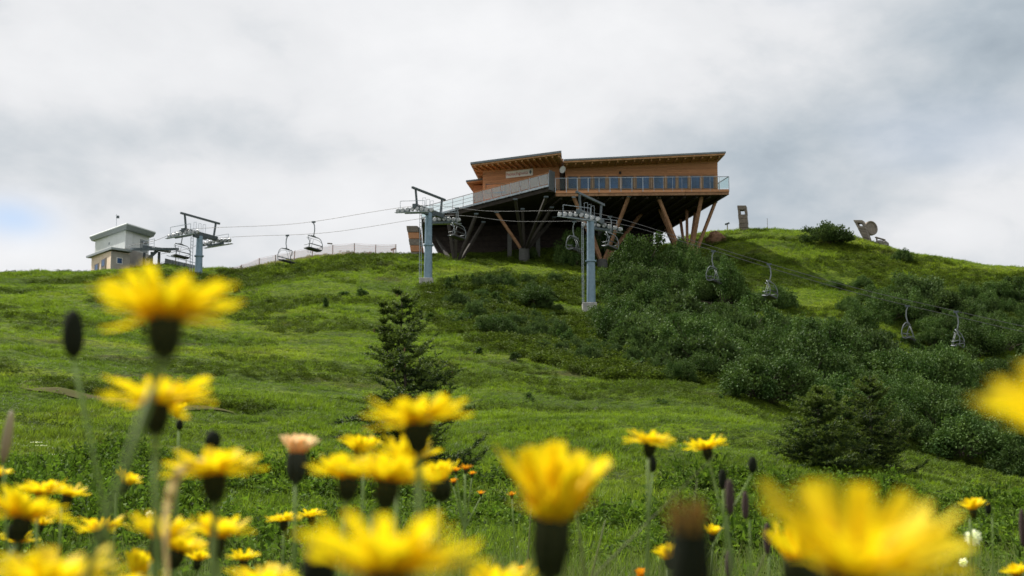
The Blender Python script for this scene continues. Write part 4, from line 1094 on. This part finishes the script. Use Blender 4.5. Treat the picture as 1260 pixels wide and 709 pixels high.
for px, pyb, pyt, rr, sd, lab in ((1008, 596, 476, .95, 21, 'dark young spruce before the thicket, the more open crowned of two'), (1073, 604, 462, .85, 22, 'dark young spruce right beside the more open crowned one, before the thicket')):
    Y = 27.5+.8*(sd-21); x = ray(px, 580)[0]*Y; b = Vector((x, Y, H(x, Y)-.05)); spruce('spruce_tree', lab, b, P(px, pyt, Y).z-b.z, rr, sd, dense=1.0, lean=.01)

# ground cover --------------------------------------------------------------
def tuft_mesh(seed, n=26, h=1.0, spread=.35, w=.05, lean=.5):
    R = np.random.default_rng(seed); V = []; Q = []
    for i in range(n):
        a = R.uniform(0, 2*PI); r = spread*math.sqrt(R.uniform()); x, y = r*math.cos(a), r*math.sin(a)
        b = a+R.normal()*.8; l = lean*R.uniform(.2, 1.2); H_ = h*R.uniform(.45, 1.0); f = R.uniform(0, PI); dx, dy = math.cos(f)*w/2, math.sin(f)*w/2
        p = [(x, y, -.08), (x+l*.25*math.cos(b)*H_, y+l*.25*math.sin(b)*H_, H_*.55), (x+l*math.cos(b)*H_, y+l*math.sin(b)*H_, H_)]
        k = len(V)
        for q, s in zip(p, (1, .8, .08)): V += [(q[0]-dx*s, q[1]-dy*s, q[2]), (q[0]+dx*s, q[1]+dy*s, q[2])]
        Q += [(k, k+1, k+3, k+2), (k+2, k+3, k+5, k+4)]
    return mesh_np('tuft', np.array(V), np.array(Q))
def herb_mesh(seed, n=60, leaf=.16, flat=.5):
    R = np.random.default_rng(seed); c = R.uniform(-.5, .5, (n, 3)); c[:, 2] = R.uniform(0, .75, n)*(1-(c[:, 0]**2+c[:, 1]**2)*1.5)
    d = unit(n, R); d[:, 2] = d[:, 2]*.4+.15; up = unit(n, R)*.5+np.array([0, 0, 1.0])
    V, Q = rot_quads(c, d, up, leaf*R.uniform(.6, 1.3, n), leaf*.6*R.uniform(.8, 1.2, n), .15)
    return mesh_np('herb', V, Q)
def cover(name, label, cat, variants, mat, X, Y, S, tilt=.15, zs=None):
    n = len(X); Z = Hv(X, Y); V = np.stack([X, Y, Z-.01], 1)
    for vi, me in enumerate(variants):
        sel = np.arange(n) % len(variants) == vi
        if not sel.any(): continue
        me.materials.clear(); me.materials.append(mat); src = bpy.data.objects.new(name+'_piece', me)
        pm = bpy.data.meshes.new(name); pm.vertices.add(int(sel.sum())); pm.vertices.foreach_set('co', V[sel].astype(np.float32).ravel())
        k = int(sel.sum())
        at = pm.attributes.new('spin', 'FLOAT_VECTOR', 'POINT'); at.data.foreach_set('vector', np.stack([rng.normal(0, tilt, k), rng.normal(0, tilt, k), rng.uniform(0, 2*PI, k)], 1).astype(np.float32).ravel())
        sz = np.stack([S[sel], S[sel], (S if zs is None else zs)[sel]], 1).astype(np.float32)
        at = pm.attributes.new('size', 'FLOAT_VECTOR', 'POINT'); at.data.foreach_set('vector', sz.ravel())
        o = bpy.data.objects.new(name, pm); COL.objects.link(o); tag(o, label, cat, None, 'stuff')
        ng = bpy.data.node_groups.new(name, 'GeometryNodeTree'); ng.interface.new_socket('Geometry', in_out='INPUT', socket_type='NodeSocketGeometry'); ng.interface.new_socket('Geometry', in_out='OUTPUT', socket_type='NodeSocketGeometry')
        gi = ng.nodes.new('NodeGroupInput'); go = ng.nodes.new('NodeGroupOutput'); ip = ng.nodes.new('GeometryNodeInstanceOnPoints'); oi = ng.nodes.new('GeometryNodeObjectInfo'); oi.inputs[0].default_value = src
        a1 = ng.nodes.new('GeometryNodeInputNamedAttribute'); a1.data_type = 'FLOAT_VECTOR'; a1.inputs[0].default_value = 'spin'
        a2 = ng.nodes.new('GeometryNodeInputNamedAttribute'); a2.data_type = 'FLOAT_VECTOR'; a2.inputs[0].default_value = 'size'
        e2r = ng.nodes.new('FunctionNodeEulerToRotation'); L = ng.links.new
        L(gi.outputs[0], ip.inputs['Points']); L(oi.outputs['Geometry'], ip.inputs['Instance']); L(a1.outputs[0], e2r.inputs[0]); L(e2r.outputs[0], ip.inputs['Rotation']); L(a2.outputs[0], ip.inputs['Scale']); L(ip.outputs[0], go.inputs[0])
        m = o.modifiers.new('grow', 'NODES'); m.node_group = ng
def sample(n, y0, y1, pw=1.0, umax=.40, umin=-.40):
    t = rng.uniform(0, 1, n); Y = (y0**pw+(y1**pw-y0**pw)*t)**(1/pw); return rng.uniform(umin, umax, n)*Y, Y
def off_path(X, Y, d=.36):
    D = np.min(np.hypot(X[:, None]-PATH[None, ::4, 0], Y[:, None]-PATH[None, ::4, 1]), axis=1); return D > d*rng.uniform(.6, 1.2, len(X))
def keep(X, Y, m, *rest): return (X[m], Y[m])+tuple(r[m] for r in rest)
tufts = [tuft_mesh(s, 30, 1.0, .45, .045) for s in (31, 32, 33)]
herbs = [herb_mesh(s, 60, .20) for s in (41, 42)]
shrubm = [herb_mesh(s, 80, .17) for s in (51, 52)]
# far slope: short turf
X, Y = sample(110000, 48, 152, 1.3)
m = off_path(X, Y); X, Y = keep(X, Y, m); S = (.20+.0024*Y)*rng.uniform(.6, 1.3, len(X)); hz = S*np.clip(.26+1.0*fbm(X, Y, 3.5, 71, 2), .12, .75)
cover('slope_grass', 'short sunlit grass covering the whole hillside', 'grass', tufts, MT['grass'], X, Y, S, .2, hz)
# middle ground
X, Y = sample(52000, 17, 50, 1.4); m = off_path(X, Y); X, Y = keep(X, Y, m)
S = (.12+.0042*Y)*rng.uniform(.6, 1.3, len(X)); hz = S*np.clip(.38+1.2*fbm(X, Y, 2.2, 72, 2), .15, 1.0)
cover('hillock_grass', 'grass on the nearer hummocks of the slope', 'grass', tufts, MT['grass'], X, Y, S, .2, hz)
# heath and dwarf shrubs in patches on the slope
X, Y = sample(85000, 22, 140, 1.3); f = fbm(X*.6, Y*1.5, 7, 91, 4); px, py = X/Y*F+CX, None
m = (f > .06)&(rng.uniform(0, 1, len(X)) < .75); X, Y = keep(X, Y, m)
k_ = rng.integers(0, len(PATH), 2600); X = np.concatenate([X, PATH[k_, 0]+rng.normal(0, .5, 2600)]); Y = np.concatenate([Y, PATH[k_, 1]+.75+np.abs(rng.normal(0, 1.2, 2600))])
S = (.14+.0036*Y)*rng.uniform(.5, 1.3, len(X))
cover('dwarf_shrubs', 'dark low heath and dwarf shrubs growing in patches on the slope', 'undergrowth', shrubm, MT['shrub'], X, Y, S, .3, S*.75)
# scrub between middle tower and thicket
X, Y = sample(26000, 70, 128, 1.2, .20, -.09); f = fbm(X, Y, 4, 95, 3)
pp = np.array([project(a, b, c) for a, b, c in zip(X, Y, Hv(X, Y))]); big = FRINGE+[]
m = np.array([inside([(515,352),(650,330),(700,322),(780,350),(880,430),(960,505),(880,500),(760,470),(680,452),(560,415),(520,390)], a, b) for a, b in pp]) & (f > -.12)
X, Y = keep(X, Y, m); S = rng.uniform(.35, .95, len(X)); cover('scrub_cover', 'knee high scrub between the middle lift tower and the thicket', 'undergrowth', shrubm, MT['shrub'], X, Y, S, .3, S*.8)
# near meadow: leafy herbs with grass between
X, Y = sample(36000, 5.0, 24, 1.25, .40, -.42); f = fbm(X, Y, 2.0, 61, 3)
lim = np.where(X/Y < .0, -.30, -.12)+(Y-16)*.03
m = f > lim; X, Y = keep(X, Y, m); S = (.16+.007*Y)*rng.uniform(.6, 1.3, len(X)); hz = S*rng.uniform(.7, 1.3, len(X))*np.clip(1.0+4.5*fbm(X, Y, 1.6, 66, 2), .35, 2.6)
cover('meadow_herbs', 'leafy green herbs and bilberry of the near meadow', 'herbs', herbs, MT['herb'], X, Y, S, .35, hz)
X, Y = sample(11000, 4.5, 20, 1.2, .42, -.42); S = (.12+.005*Y)*rng.uniform(.7, 1.3, len(X)); hz = S*rng.uniform(.4, 1.3, len(X))
cover('meadow_grass', 'grass between the herbs of the near meadow', 'grass', tufts, MT['grass'], X, Y, S, .3, hz)
# long thin blades of the nearest meadow, around the flowers
thin = [tuft_mesh(s, 22, 1.0, .30, .010, .35) for s in (81, 82)]
X, Y = sample(1500, 1.6, 7.5, 1.1, .42, -.42); S = rng.uniform(.22, .40, len(X)); hz = rng.uniform(.16, .42, len(X))
cover('long_grass', 'long thin grass blades standing among the yellow flowers', 'grass', thin, MT['stem_grass'], X, Y, S, .25, hz)

# ------------------------------------------------------------------ flowers of the meadow close to the lens
def petal_mesh(seed):
    R = np.random.default_rng(seed); L_, w = .0168*R.uniform(.9, 1.08), .0031*R.uniform(.9, 1.15); curl = R.uniform(-.0012, .0028); V = []; Fc = []
    n = 6; tw = R.uniform(-.35, .35)
    for i in range(n+1):
        t = i/n; ww = 1.12*w*(.45+.55*min(1, t*2.2))*(1 if t < .9 else .86)/2; x = L_*t; z = curl*t*t*2+.0008*math.sin(t*5+seed)
        for s in (-1, 0, 1): V.append((x, s*ww*math.cos(tw*t), z+(.0004 if s else 0)+s*ww*math.sin(tw*t)))
    for i in range(n):
        for k in (0, 1): a = i*3+k; Fc.append((a, a+1, a+4, a+3))
    b = n*3; k = len(V)          # toothed tip
    for j, (y0, y1) in enumerate(((-1,-.4),(-.3,.3),(.4,1))):
        x, y, z = V[b+1]; V += [(L_, y0*w*.43, z), (L_, y1*w*.43, z), (L_*1.055, (y0+y1)*w*.21, z+.0001)]; Fc.append((k, k+1, k+2)); k += 3
    me = bpy.data.meshes.new('petal'); me.from_pydata(V, [], Fc); me.update(); me.shade_smooth(); return me
PET = {}
for key in ('petal', 'petal_orange', 'petal_faded'):
    PET[key] = []
    for s_ in range(5):
        me = petal_mesh(s_+60); me.materials.append(MT[key]); PET[key].append(me)
def inner_mesh(key, seed, up=0.0):
    R = np.random.default_rng(seed); V = []; Fc = []
    for i in range(34):
        a = R.uniform(0, 2*PI); el = R.uniform(.35, 1.05)+up; L_ = .0085*R.uniform(.6, 1.15); w = .0011; r0 = .0035*math.sqrt(R.uniform())
        ca, sa = math.cos(a), math.sin(a); k = len(V)
        for t, ws in ((0, .7), (.5, 1), (1, .8)):
            rr = r0+L_*t*math.cos(el); z = L_*t*math.sin(el)
            V += [(rr*ca-w*ws*sa, rr*sa+w*ws*ca, z), (rr*ca+w*ws*sa, rr*sa-w*ws*ca, z)]
        Fc += [(k, k+1, k+3, k+2), (k+2, k+3, k+5, k+4)]
    me = bpy.data.meshes.new('inner_florets'); me.from_pydata(V, [], Fc); me.update(); me.materials.append(MT[key]); return me
INNER = {k: [inner_mesh(k, 5), inner_mesh(k, 6)] for k in PET}
def stem_obj(root, top, bottom_px=None, r0=.0011, r1=.0016, mat='stem', d=None, name='stem'):
    """stem from under the head down into the soil, passing the given place of the photograph"""
    top = Vector(top); base = Vector((top.x+random.uniform(-.02, .02), top.y+random.uniform(.0, .04), 0))
    if bottom_px:
        q = P(bottom_px[0], bottom_px[1], top.y+.004); k = (-.5-top.z)/(q.z-top.z) if abs(q.z-top.z) > 1e-4 else 3
        k2 = min(k, 4.0); base = Vector((top.x+(q.x-top.x)*(1+(k2-1)*.6), top.y+.03, 0))
    base.z = H(base.x, base.y)-.02
    pts = []
    for i in range(13):
        t = i/12; p = top.lerp(base, t)
        if bottom_px:
            tq = (top.z-q.z)/(top.z-base.z); off = q.x-(top.x+(base.x-top.x)*tq); p.x += off*4*t*(1-t)/(4*tq*(1-tq)+1e-6)*.9
        else: p.x += .006*math.sin(t*PI)*random.choice((-1, 1))*0+.004*math.sin(t*6+top.x*40)
        pts.append(p)
    o = build(MB().tube(pts, [r0+(r1-r0)*i/12 for i in range(13)], 8), name, MT[mat], root, smooth=True)
    return base
FG = 'yellow hawkbit flowers of the foreground meadow'
def bract_mb(Mh, r, L_, open_=1.0):
    mb = MB(); mb.lathe([(r*.28,-L_*1.02),(r*.48,-L_*.88),(r*.72,-L_*.62),(r*.95,-L_*.32),(r*1.0,-L_*.12),(r*.95*open_,0.0)], 14, Mh)
    for i in range(16):         # narrow bracts standing a little off the cup
        a = 2*PI*i/16+.1; k = (i % 2)*.12
        p = [Vector((r*c*math.cos(a), r*c*math.sin(a), z)) for c, z in ((.62,-L_*(.9-k)),(.98,-L_*(.45-k)),(1.02*open_,L_*(.06-k)))]
        mb.tube([Mh @ q for q in p], [r*.10, r*.13, r*.03], 4)
    return mb
def flower(px, py, w, label, el=.14, tilt=(0, 0), size=.036, key='petal', down=None, n=(24, 18), inner=True, cup=(.0040, .0105), droop=.3, group=FG, name='hawkbit_flower', ln=1.0, seed=None, inv='bract', ring2=None, opn=1.0):
    d = F*size/w; c = P(px, py, d); R = np.random.default_rng(seed or int(px*7+py)); s = size/.036; tilt = (tilt[0]+R.normal()*.07, tilt[1]+R.normal()*.07); ln = ln*R.uniform(.93, 1.04)
    Mh = Matrix.Translation(c) @ Euler((tilt[1], tilt[0], R.uniform(0, 6))).to_matrix().to_4x4() if False else Matrix.Translation(c) @ Matrix.Rotation(tilt[0], 4, 'Y') @ Matrix.Rotation(tilt[1], 4, 'X')
    bottom = Mh @ Vector((0, 0, -cup[1]*s*1.0))
    root = thing(name, label, 'flower', (c.x, c.y, c.z), group); 
    base = stem_obj(root, bottom, down)
    Ms = Mh @ Matrix.Scale(s, 4)
    build(bract_mb(Ms, cup[0], cup[1], opn), 'bract_cup', MT[inv], root, smooth=True)
    off = Matrix.Translation(-Vector((c.x, c.y, c.z)))
    for ring, m in enumerate(n):
        for i in range(m):
            a = 2*PI*(i+R.uniform(-.3, .3))/m+ring*.2; e = el+ring*(ring2 if ring2 is not None else .26)+R.normal()*.09
            r0 = cup[0]*(.75-.25*ring)
            o = bpy.data.objects.new('petal', PET[key][R.integers(5)]); COL.objects.link(o); o.parent = root
            sc_ = (1-.14*ring)*ln*R.uniform(.88, 1.06)
            o.matrix_local = off @ Ms @ Matrix.Rotation(a, 4, 'Z') @ Matrix.Translation((r0, 0, .0)) @ Matrix.Rotation(-e, 4, 'Y') @ Matrix.Scale(sc_, 4)
    if inner:
        o = bpy.data.objects.new('inner_florets', INNER[key][R.integers(2)]); COL.objects.link(o); o.parent = root; o['kind'] = 'stuff'
        o.matrix_local = off @ Ms @ Matrix.Translation((0, 0, .0005)) @ Matrix.Scale(ln, 4)
    return root
# px, py of the rim, width px, label, options
flower(203, 392, 182, 'large blurred yellow flower highest on the left, on a thick slanting green stem', el=.26, tilt=(-.06, -.06), down=(150, 580), seed=77, ring2=.30)
flower(193, 497, 132, 'yellow flower straight below the highest left one, the thick stem crossing before it', el=.16, tilt=(-.02, -.06), down=(196, 700))
flower(263, 584, 124, 'wide yellow flower behind the drooping pale leaf, on its own straight stem', el=.18, tilt=(-.05, -.03), down=(263, 705))
flower(218, 506, 30, 'tiny sharp yellow flower peeping out behind the second left flower', el=.5, size=.03)
flower(28, 637, 108, 'big yellow flower cut by the left edge of the picture', el=.22, tilt=(.03, -.04), down=(4, 705))
flower(52, 608, 62, 'left one of two yellow flowers touching behind the edge flower', el=.3)
flower(84, 610, 52, 'right one of two yellow flowers touching behind the edge flower', el=.35, tilt=(.12, 0))
flower(-3, 586, 36, 'small yellow flower half cut at the left edge above the others', el=.45, size=.03)
flower(155, 596, 42, 'small yellow flower with petals pointing right and up beside the thick stem', el=.75, tilt=(.35, 0), size=.032)
flower(50, 646, 34, 'small yellow flower below the two touching ones', el=.4, size=.03)
flower(124, 652, 64, 'flat yellow flower on a dark cup left of the thick stem', el=.18)
flower(196, 664, 92, 'blurred yellow flower between the thick stem and the second stem', el=.40, tilt=(.06, 0))
flower(170, 708, 64, 'orange yellow half closed flower at the bottom edge beside the thick stem', el=1.15, cup=(.0052, .012), ring2=.12)
flower(220, 678, 78, 'yellow flower leaning right behind the stem of the flower with the drooping leaf', el=.45, tilt=(.25, 0))
flower(267, 662, 88, 'yellow flower with raised petals low on the straight stem', el=.45, tilt=(.05, 0))
flower(243, 690, 38, 'small yellow flower near the bottom edge beneath two larger ones', el=.5, size=.03)
flower(62, 724, 160, 'very large blurred yellow flower along the bottom left corner', el=.32)
flower(150, 742, 112, 'blurred yellow flower at the bottom edge between the corner one and the thick stem', el=.4)
flower(22, 668, 46, 'small yellow flower low under the cut edge flower', el=.35, size=.032)
flower(300, 690, 40, 'small yellow flower near the bottom, right of the straight left stem', el=.4, size=.031)
flower(366, 558, 66, 'withered flower head with pinkish orange tuft on a long dark cup', el=1.0, key='petal_faded', cup=(.0062, .020), inner=True, ln=.85, inv='cup_grey', n=(30,30), down=(362, 705), ring2=.15, size=.034)
flower(428, 588, 100, 'left flower of the crowded yellow cluster in the middle', el=.32, tilt=(-.06, 0))
flower(478, 592, 122, 'broad middle flower of the crowded yellow cluster', el=.30, tilt=(.03, .05))
flower(443, 556, 60, 'small flower rising at the back of the crowded yellow cluster', el=.6)
flower(500, 572, 84, 'right flower of the crowded cluster with petals raised like a bowl', el=.70, tilt=(.05, 0))
flower(541, 592, 56, 'half closed yellow flower on a thick dark bud right of the cluster', el=.95, cup=(.0075, .016), tilt=(-.20, 0), ring2=.15)
flower(514, 521, 132, 'flat yellow flower seen from below before the spruce', el=.20, tilt=(.0, .02), down=(518, 700))
flower(349, 641, 42, 'small sharp yellow flower, left of two neighbours behind the withered head', el=.15)
flower(383, 636, 36, 'small sharp yellow flower, right of two neighbours behind the withered head', el=.2)
flower(478, 706, 222, 'very large blurred yellow flower at the bottom centre', el=.34, tilt=(.03, -.08), ring2=.26)
flower(322, 722, 96, 'yellow flower half below the bottom edge left of the big blurred one', el=.3)
flower(612, 735, 110, 'yellow flower half below the bottom edge right of the big blurred one', el=.45)
flower(680, 640, 150, 'large blurred flower raised like a cup in the middle right', el=1.0, cup=(.0052, .018), ring2=.14, down=(672, 708), tilt=(.02, 0), ln=1.28)
flower(800, 545, 65, 'sharp flat yellow flower on a tall thin stem right of the big cup', el=.12, tilt=(.06, 0), down=(797, 700))
flower(870, 552, 52, 'smaller flat yellow flower right of the tall thin one', el=.2, tilt=(-.05, 0), down=(905, 690))
flower(822, 688, 44, 'half closed yellow flower left of the blurred dark bud', el=1.0, size=.030, tilt=(-.25, 0), ring2=.15)
flower(877, 658, 30, 'small yellow flower right of the blurred dark bud', el=.8, size=.028)
flower(789, 712, 26, 'tiny orange bud like flower at the bottom edge below the tall thin stem', el=1.2, key='petal_orange', size=.026)
flower(1054, 700, 244, 'huge blurred yellow flower filling the lower right, petals fanned upward', el=.50, tilt=(.05, .32), ring2=.32, n=(28, 22), cup=(.006, .014))
flower(984, 688, 96, 'orange tinged half closed flower at the left edge of the huge blurred one', el=1.05, cup=(.0075, .018), tilt=(-.12, 0), ring2=.15)
flower(1358, 540, 290, 'very close blurred yellow flower cut by the right edge of the picture', el=.55, ring2=.25, tilt=(-.15, .1))
flower(1197, 627, 38, 'small sharp yellow flower alone on the right above the white seed head', el=.6, size=.030)
flower(1252, 708, 40, 'small yellow flower in the bottom right corner', el=.6, size=.030)
flower(672, 770, 130, 'blurred yellow flower mostly below the bottom edge under the big cup', el=.5)
# clump of small orange heads
for px, py, w, lab in ((573, 578, 18, 'highest small orange flower of the little group right of the cluster'), (561, 580, 15, 'left small orange flower of the little group'), (581, 584, 12, 'right small orange flower of the little group'),
                       (558, 594, 15, 'lowest left orange yellow flower of the little group'), (592, 608, 12, 'faded orange flower lower right of the little group'), (630, 610, 13, 'small faded orange flower left of the big blurred cup'), (640, 700, 13, 'tiny orange flower near the bottom edge below the big cup')):
    flower(px, py, w, lab, el=.6, size=.017, key='petal_orange', group='small orange flowers of the meadow', name='hawkweed_flower', down=(572+(px-572)*.2, 640) if px < 600 else None, n=(12, 8))
# buds on stems
def bud(px, py, w, h, label, down=None, mat='bud', Y=None, name='flower_bud', group='closed buds of the meadow', lean=0.0, real=.009, tip=None):
    d = Y or F*real/w; c = P(px, py, d); r = w/2*d/F; L_ = h*d/F
    root = thing(name, label, 'bud', c, group)
    Mh = Matrix.Translation(c) @ Matrix.Rotation(lean, 4, 'Y')
    build(MB().lathe([(r*.25,-L_*.5),(r*.8,-L_*.36),(r,-L_*.12),(r*.95,L_*.15),(r*.7,L_*.38),(r*.3,L_*.5)], 12, Mh), 'bud', MT[mat], root, smooth=True)
    stem_obj(root, Mh @ Vector((0, 0, -L_*.48)), down, r0=.0008, r1=.0013)
    if tip:
        mb = MB(); R = np.random.default_rng(3)
        for i in range(30):
            a = R.uniform(0, 2*PI); q = R.uniform(.3, .9)*r; mb.bar(Mh @ Vector((q*math.cos(a), q*math.sin(a), L_*.3)), Mh @ Vector((q*1.25*math.cos(a), q*1.25*math.sin(a), L_*R.uniform(.48, .62))), r*.16, r*.06)
        build(mb, 'withered_florets', MT[tip], root)
    return root
bud(90, 411, 27, 60, 'dark blurred oval bud at the far left before the slope', down=(112, 520), real=.0085, lean=-.06)
bud(221, 523, 9, 13, 'small round bud on a curved stalk beneath the tiny peeping flower', real=.007)
bud(262, 541, 20, 22, 'dark bud just above the flower with the drooping leaf', real=.009)
bud(803, 571, 10, 20, 'slim bud beside the stem of the tall thin yellow flower', down=(797, 650), real=.0075)
bud(889, 590, 10, 24, 'green bud left of the brown grass spike', down=(893, 680), real=.0085)
bud(926, 572, 11, 20, 'bud at the tip of the slanting stalk above the grass spikes', down=(880, 660), real=.0085)
bud(849, 698, 58, 135, 'large blurred dark bud with brown orange tip at the bottom', real=.0092, tip='tip_dull')
bud(392, 700, 40, 70, 'dark blurred bud beneath the middle cluster at the bottom edge', real=.012)
bud(16, 655, 16, 20, 'dark bud under the cut edge flower', real=.009)
bud(1216, 625, 8, 16, 'tiny bud right of the small lone yellow flower', real=.007)
# brown grass spikes
for px, py, w, h, lab in ((898, 612, 12, 44, 'brown grass spike right of the green bud, highest of the spikes'), (917, 622, 9, 34, 'slender brown grass spike right of the highest one'), (944, 663, 9, 38, 'brown grass spike before the huge blurred flower'), (897, 695, 10, 34, 'brown grass spike at the bottom edge'), (1258, 650, 8, 46, 'brown grass spike at the right edge of the picture')):
    r = bud(px, py, w, h, lab, mat='spike', name='grass_spike', group='brown grass spikes', real=.0065); r['category'] = 'grass spike'
r = bud(9, 538, 12, 66, 'faded loose grass head at the far left edge', mat='withered', name='grass_spike', group='brown grass spikes', real=.006, lean=.12); r['category'] = 'grass spike'
r = bud(910, 515, 60, 26, 'very close brown blurred grass head floating before the right spruces', mat='spike', name='grass_spike', group='brown grass spikes', Y=.13, lean=.2) if False else None
# white seed heads
for px, py, w, lab in ((1197, 661, 19, 'white fluffy seed head below the small lone yellow flower'), (1185, 692, 11, 'smaller white seed head lower left of the fluffy one'), (184, 633, 9, 'tiny white blossom between the two left stems')):
    d = F*.019/w; c = P(px, py, d); root = thing('seed_head', lab, 'seed head', c, 'white seed heads'); R = np.random.default_rng(px)
    n_ = 150; dv = unit(n_, R); V, Q = rot_quads(np.array([tuple(c)]*n_)+dv*.002, dv, unit(n_, R), np.full(n_, .0095)*R.uniform(.8, 1.1, n_), np.full(n_, .0022)); V -= np.array(tuple(c))
    put_mesh('seed_down', mesh_np('seed_down', V, Q), MT['fluff'], root); stem_obj(root, c-Vector((0, 0, .002)), None, r0=.0006)
# umbels of tiny white flowers far in the herbs at the left
for px, py, lab in ((45, 545, 'uppermost of three tiny white umbels in the herbs at far left'), (51, 549, 'middle one of three tiny white umbels in the herbs at far left'), (68, 560, 'lowest of three tiny white umbels in the herbs at far left')):
    g = ground_hit(px, py+26); c = P(px, py, g.y); root = thing('white_umbel', lab, 'flower', c, 'white umbels')
    mb = MB()
    for i in range(14):
        a = i*2.4; r = .05*math.sqrt(i/14)*g.y/12; mb.lathe([(.008,0),(.013,.006),(.004,.01)], 6, Matrix.Translation(c+Vector((r*math.cos(a), r*math.sin(a), random.uniform(0, .01)))))
    build(mb, 'umbel', MT['fluff'], root); build(MB().tube([c, Vector((c.x, c.y, H(c.x, c.y)-.02))], .004, 5), 'stem', MT['stem'], root)
# drooping pale leaf and thin stalks
def ribbon(pts, ws, name, label, cat, mat):
    mb = MB(); n = len(pts)
    for i, p in enumerate(pts):
        d = (pts[min(i+1, n-1)]-pts[max(0, i-1)]).normalized(); s = d.cross(Vector((0, 1, .25))).normalized()*ws[i]/2
        mb.v += [tuple(p-s), tuple(p+Vector((0, .0012, 0))), tuple(p+s)]
        if i:
            b = (i-1)*3
            for k in (0, 1): mb.f.append((b+k, b+k+1, b+k+4, b+k+3))
    o = build(mb, name, MT[mat], smooth=True, origin=pts[0]); tag(o, label, cat); return o
ctrl = [(262,566),(246,566),(232,571),(220,582),(212,598),(207,618),(204,640),(204,668),(206,705),(206,900)]
yy_ = .50
ribbon([P(a, b, yy_-.01*math.sin(i*.5)) for i, (a, b) in enumerate(ctrl)], [.0005,.0016,.0026,.0034,.0036,.0032,.0024,.0018,.0014,.001], 'drooping_leaf', 'pale withered leaf bent over in an arch between the left flowers', 'leaf', 'withered')
for a, b, Y, r, lab in (((880, 560), (740, 700), 1.0, .0007, 'thin stalk leaning right, between the tall thin flower and the smaller one'), ((858, 590), (842, 709), 1.3, .0008, 'thin upright stalk behind the blurred dark bud'),
                     ((655, 600), (648, 709), 2.2, .0014, 'faint grass stalk left of the tall thin yellow flower'), ((745, 640), (728, 709), 2.0, .0015, 'pale grass stalk right of the big blurred cup'),
                     ((-2, 692), (64, 674), .9, .0010, 'pale dry stalk lying nearly level at the lower left'), ((960, 640), (930, 709), 1.6, .0010, 'grass stalk left of the huge blurred flower'),
                     ((705, 600), (720, 709), .8, .0010, 'brownish stalk beside the neck of the big blurred cup')):
    p, q = P(*a, Y), P(*b, Y+.02)
    if lab.startswith('pale dry'): e = Vector((p.x-.2, p.y, -.35)); pts = [q, p, e]
    else:
        k = (-.5-p.z)/(q.z-p.z); e = Vector((p.x+(q.x-p.x)*k, p.y, 0)); e.z = H(e.x, e.y)-.01; pts = [p, q, e]
    o = build(MB().tube(pts, [r*.6, r, r*1.2], 6), 'grass_stalk', MT['stem_grass'], smooth=True, origin=pts[0]); tag(o, lab, 'grass stalk', 'single grass stalks')
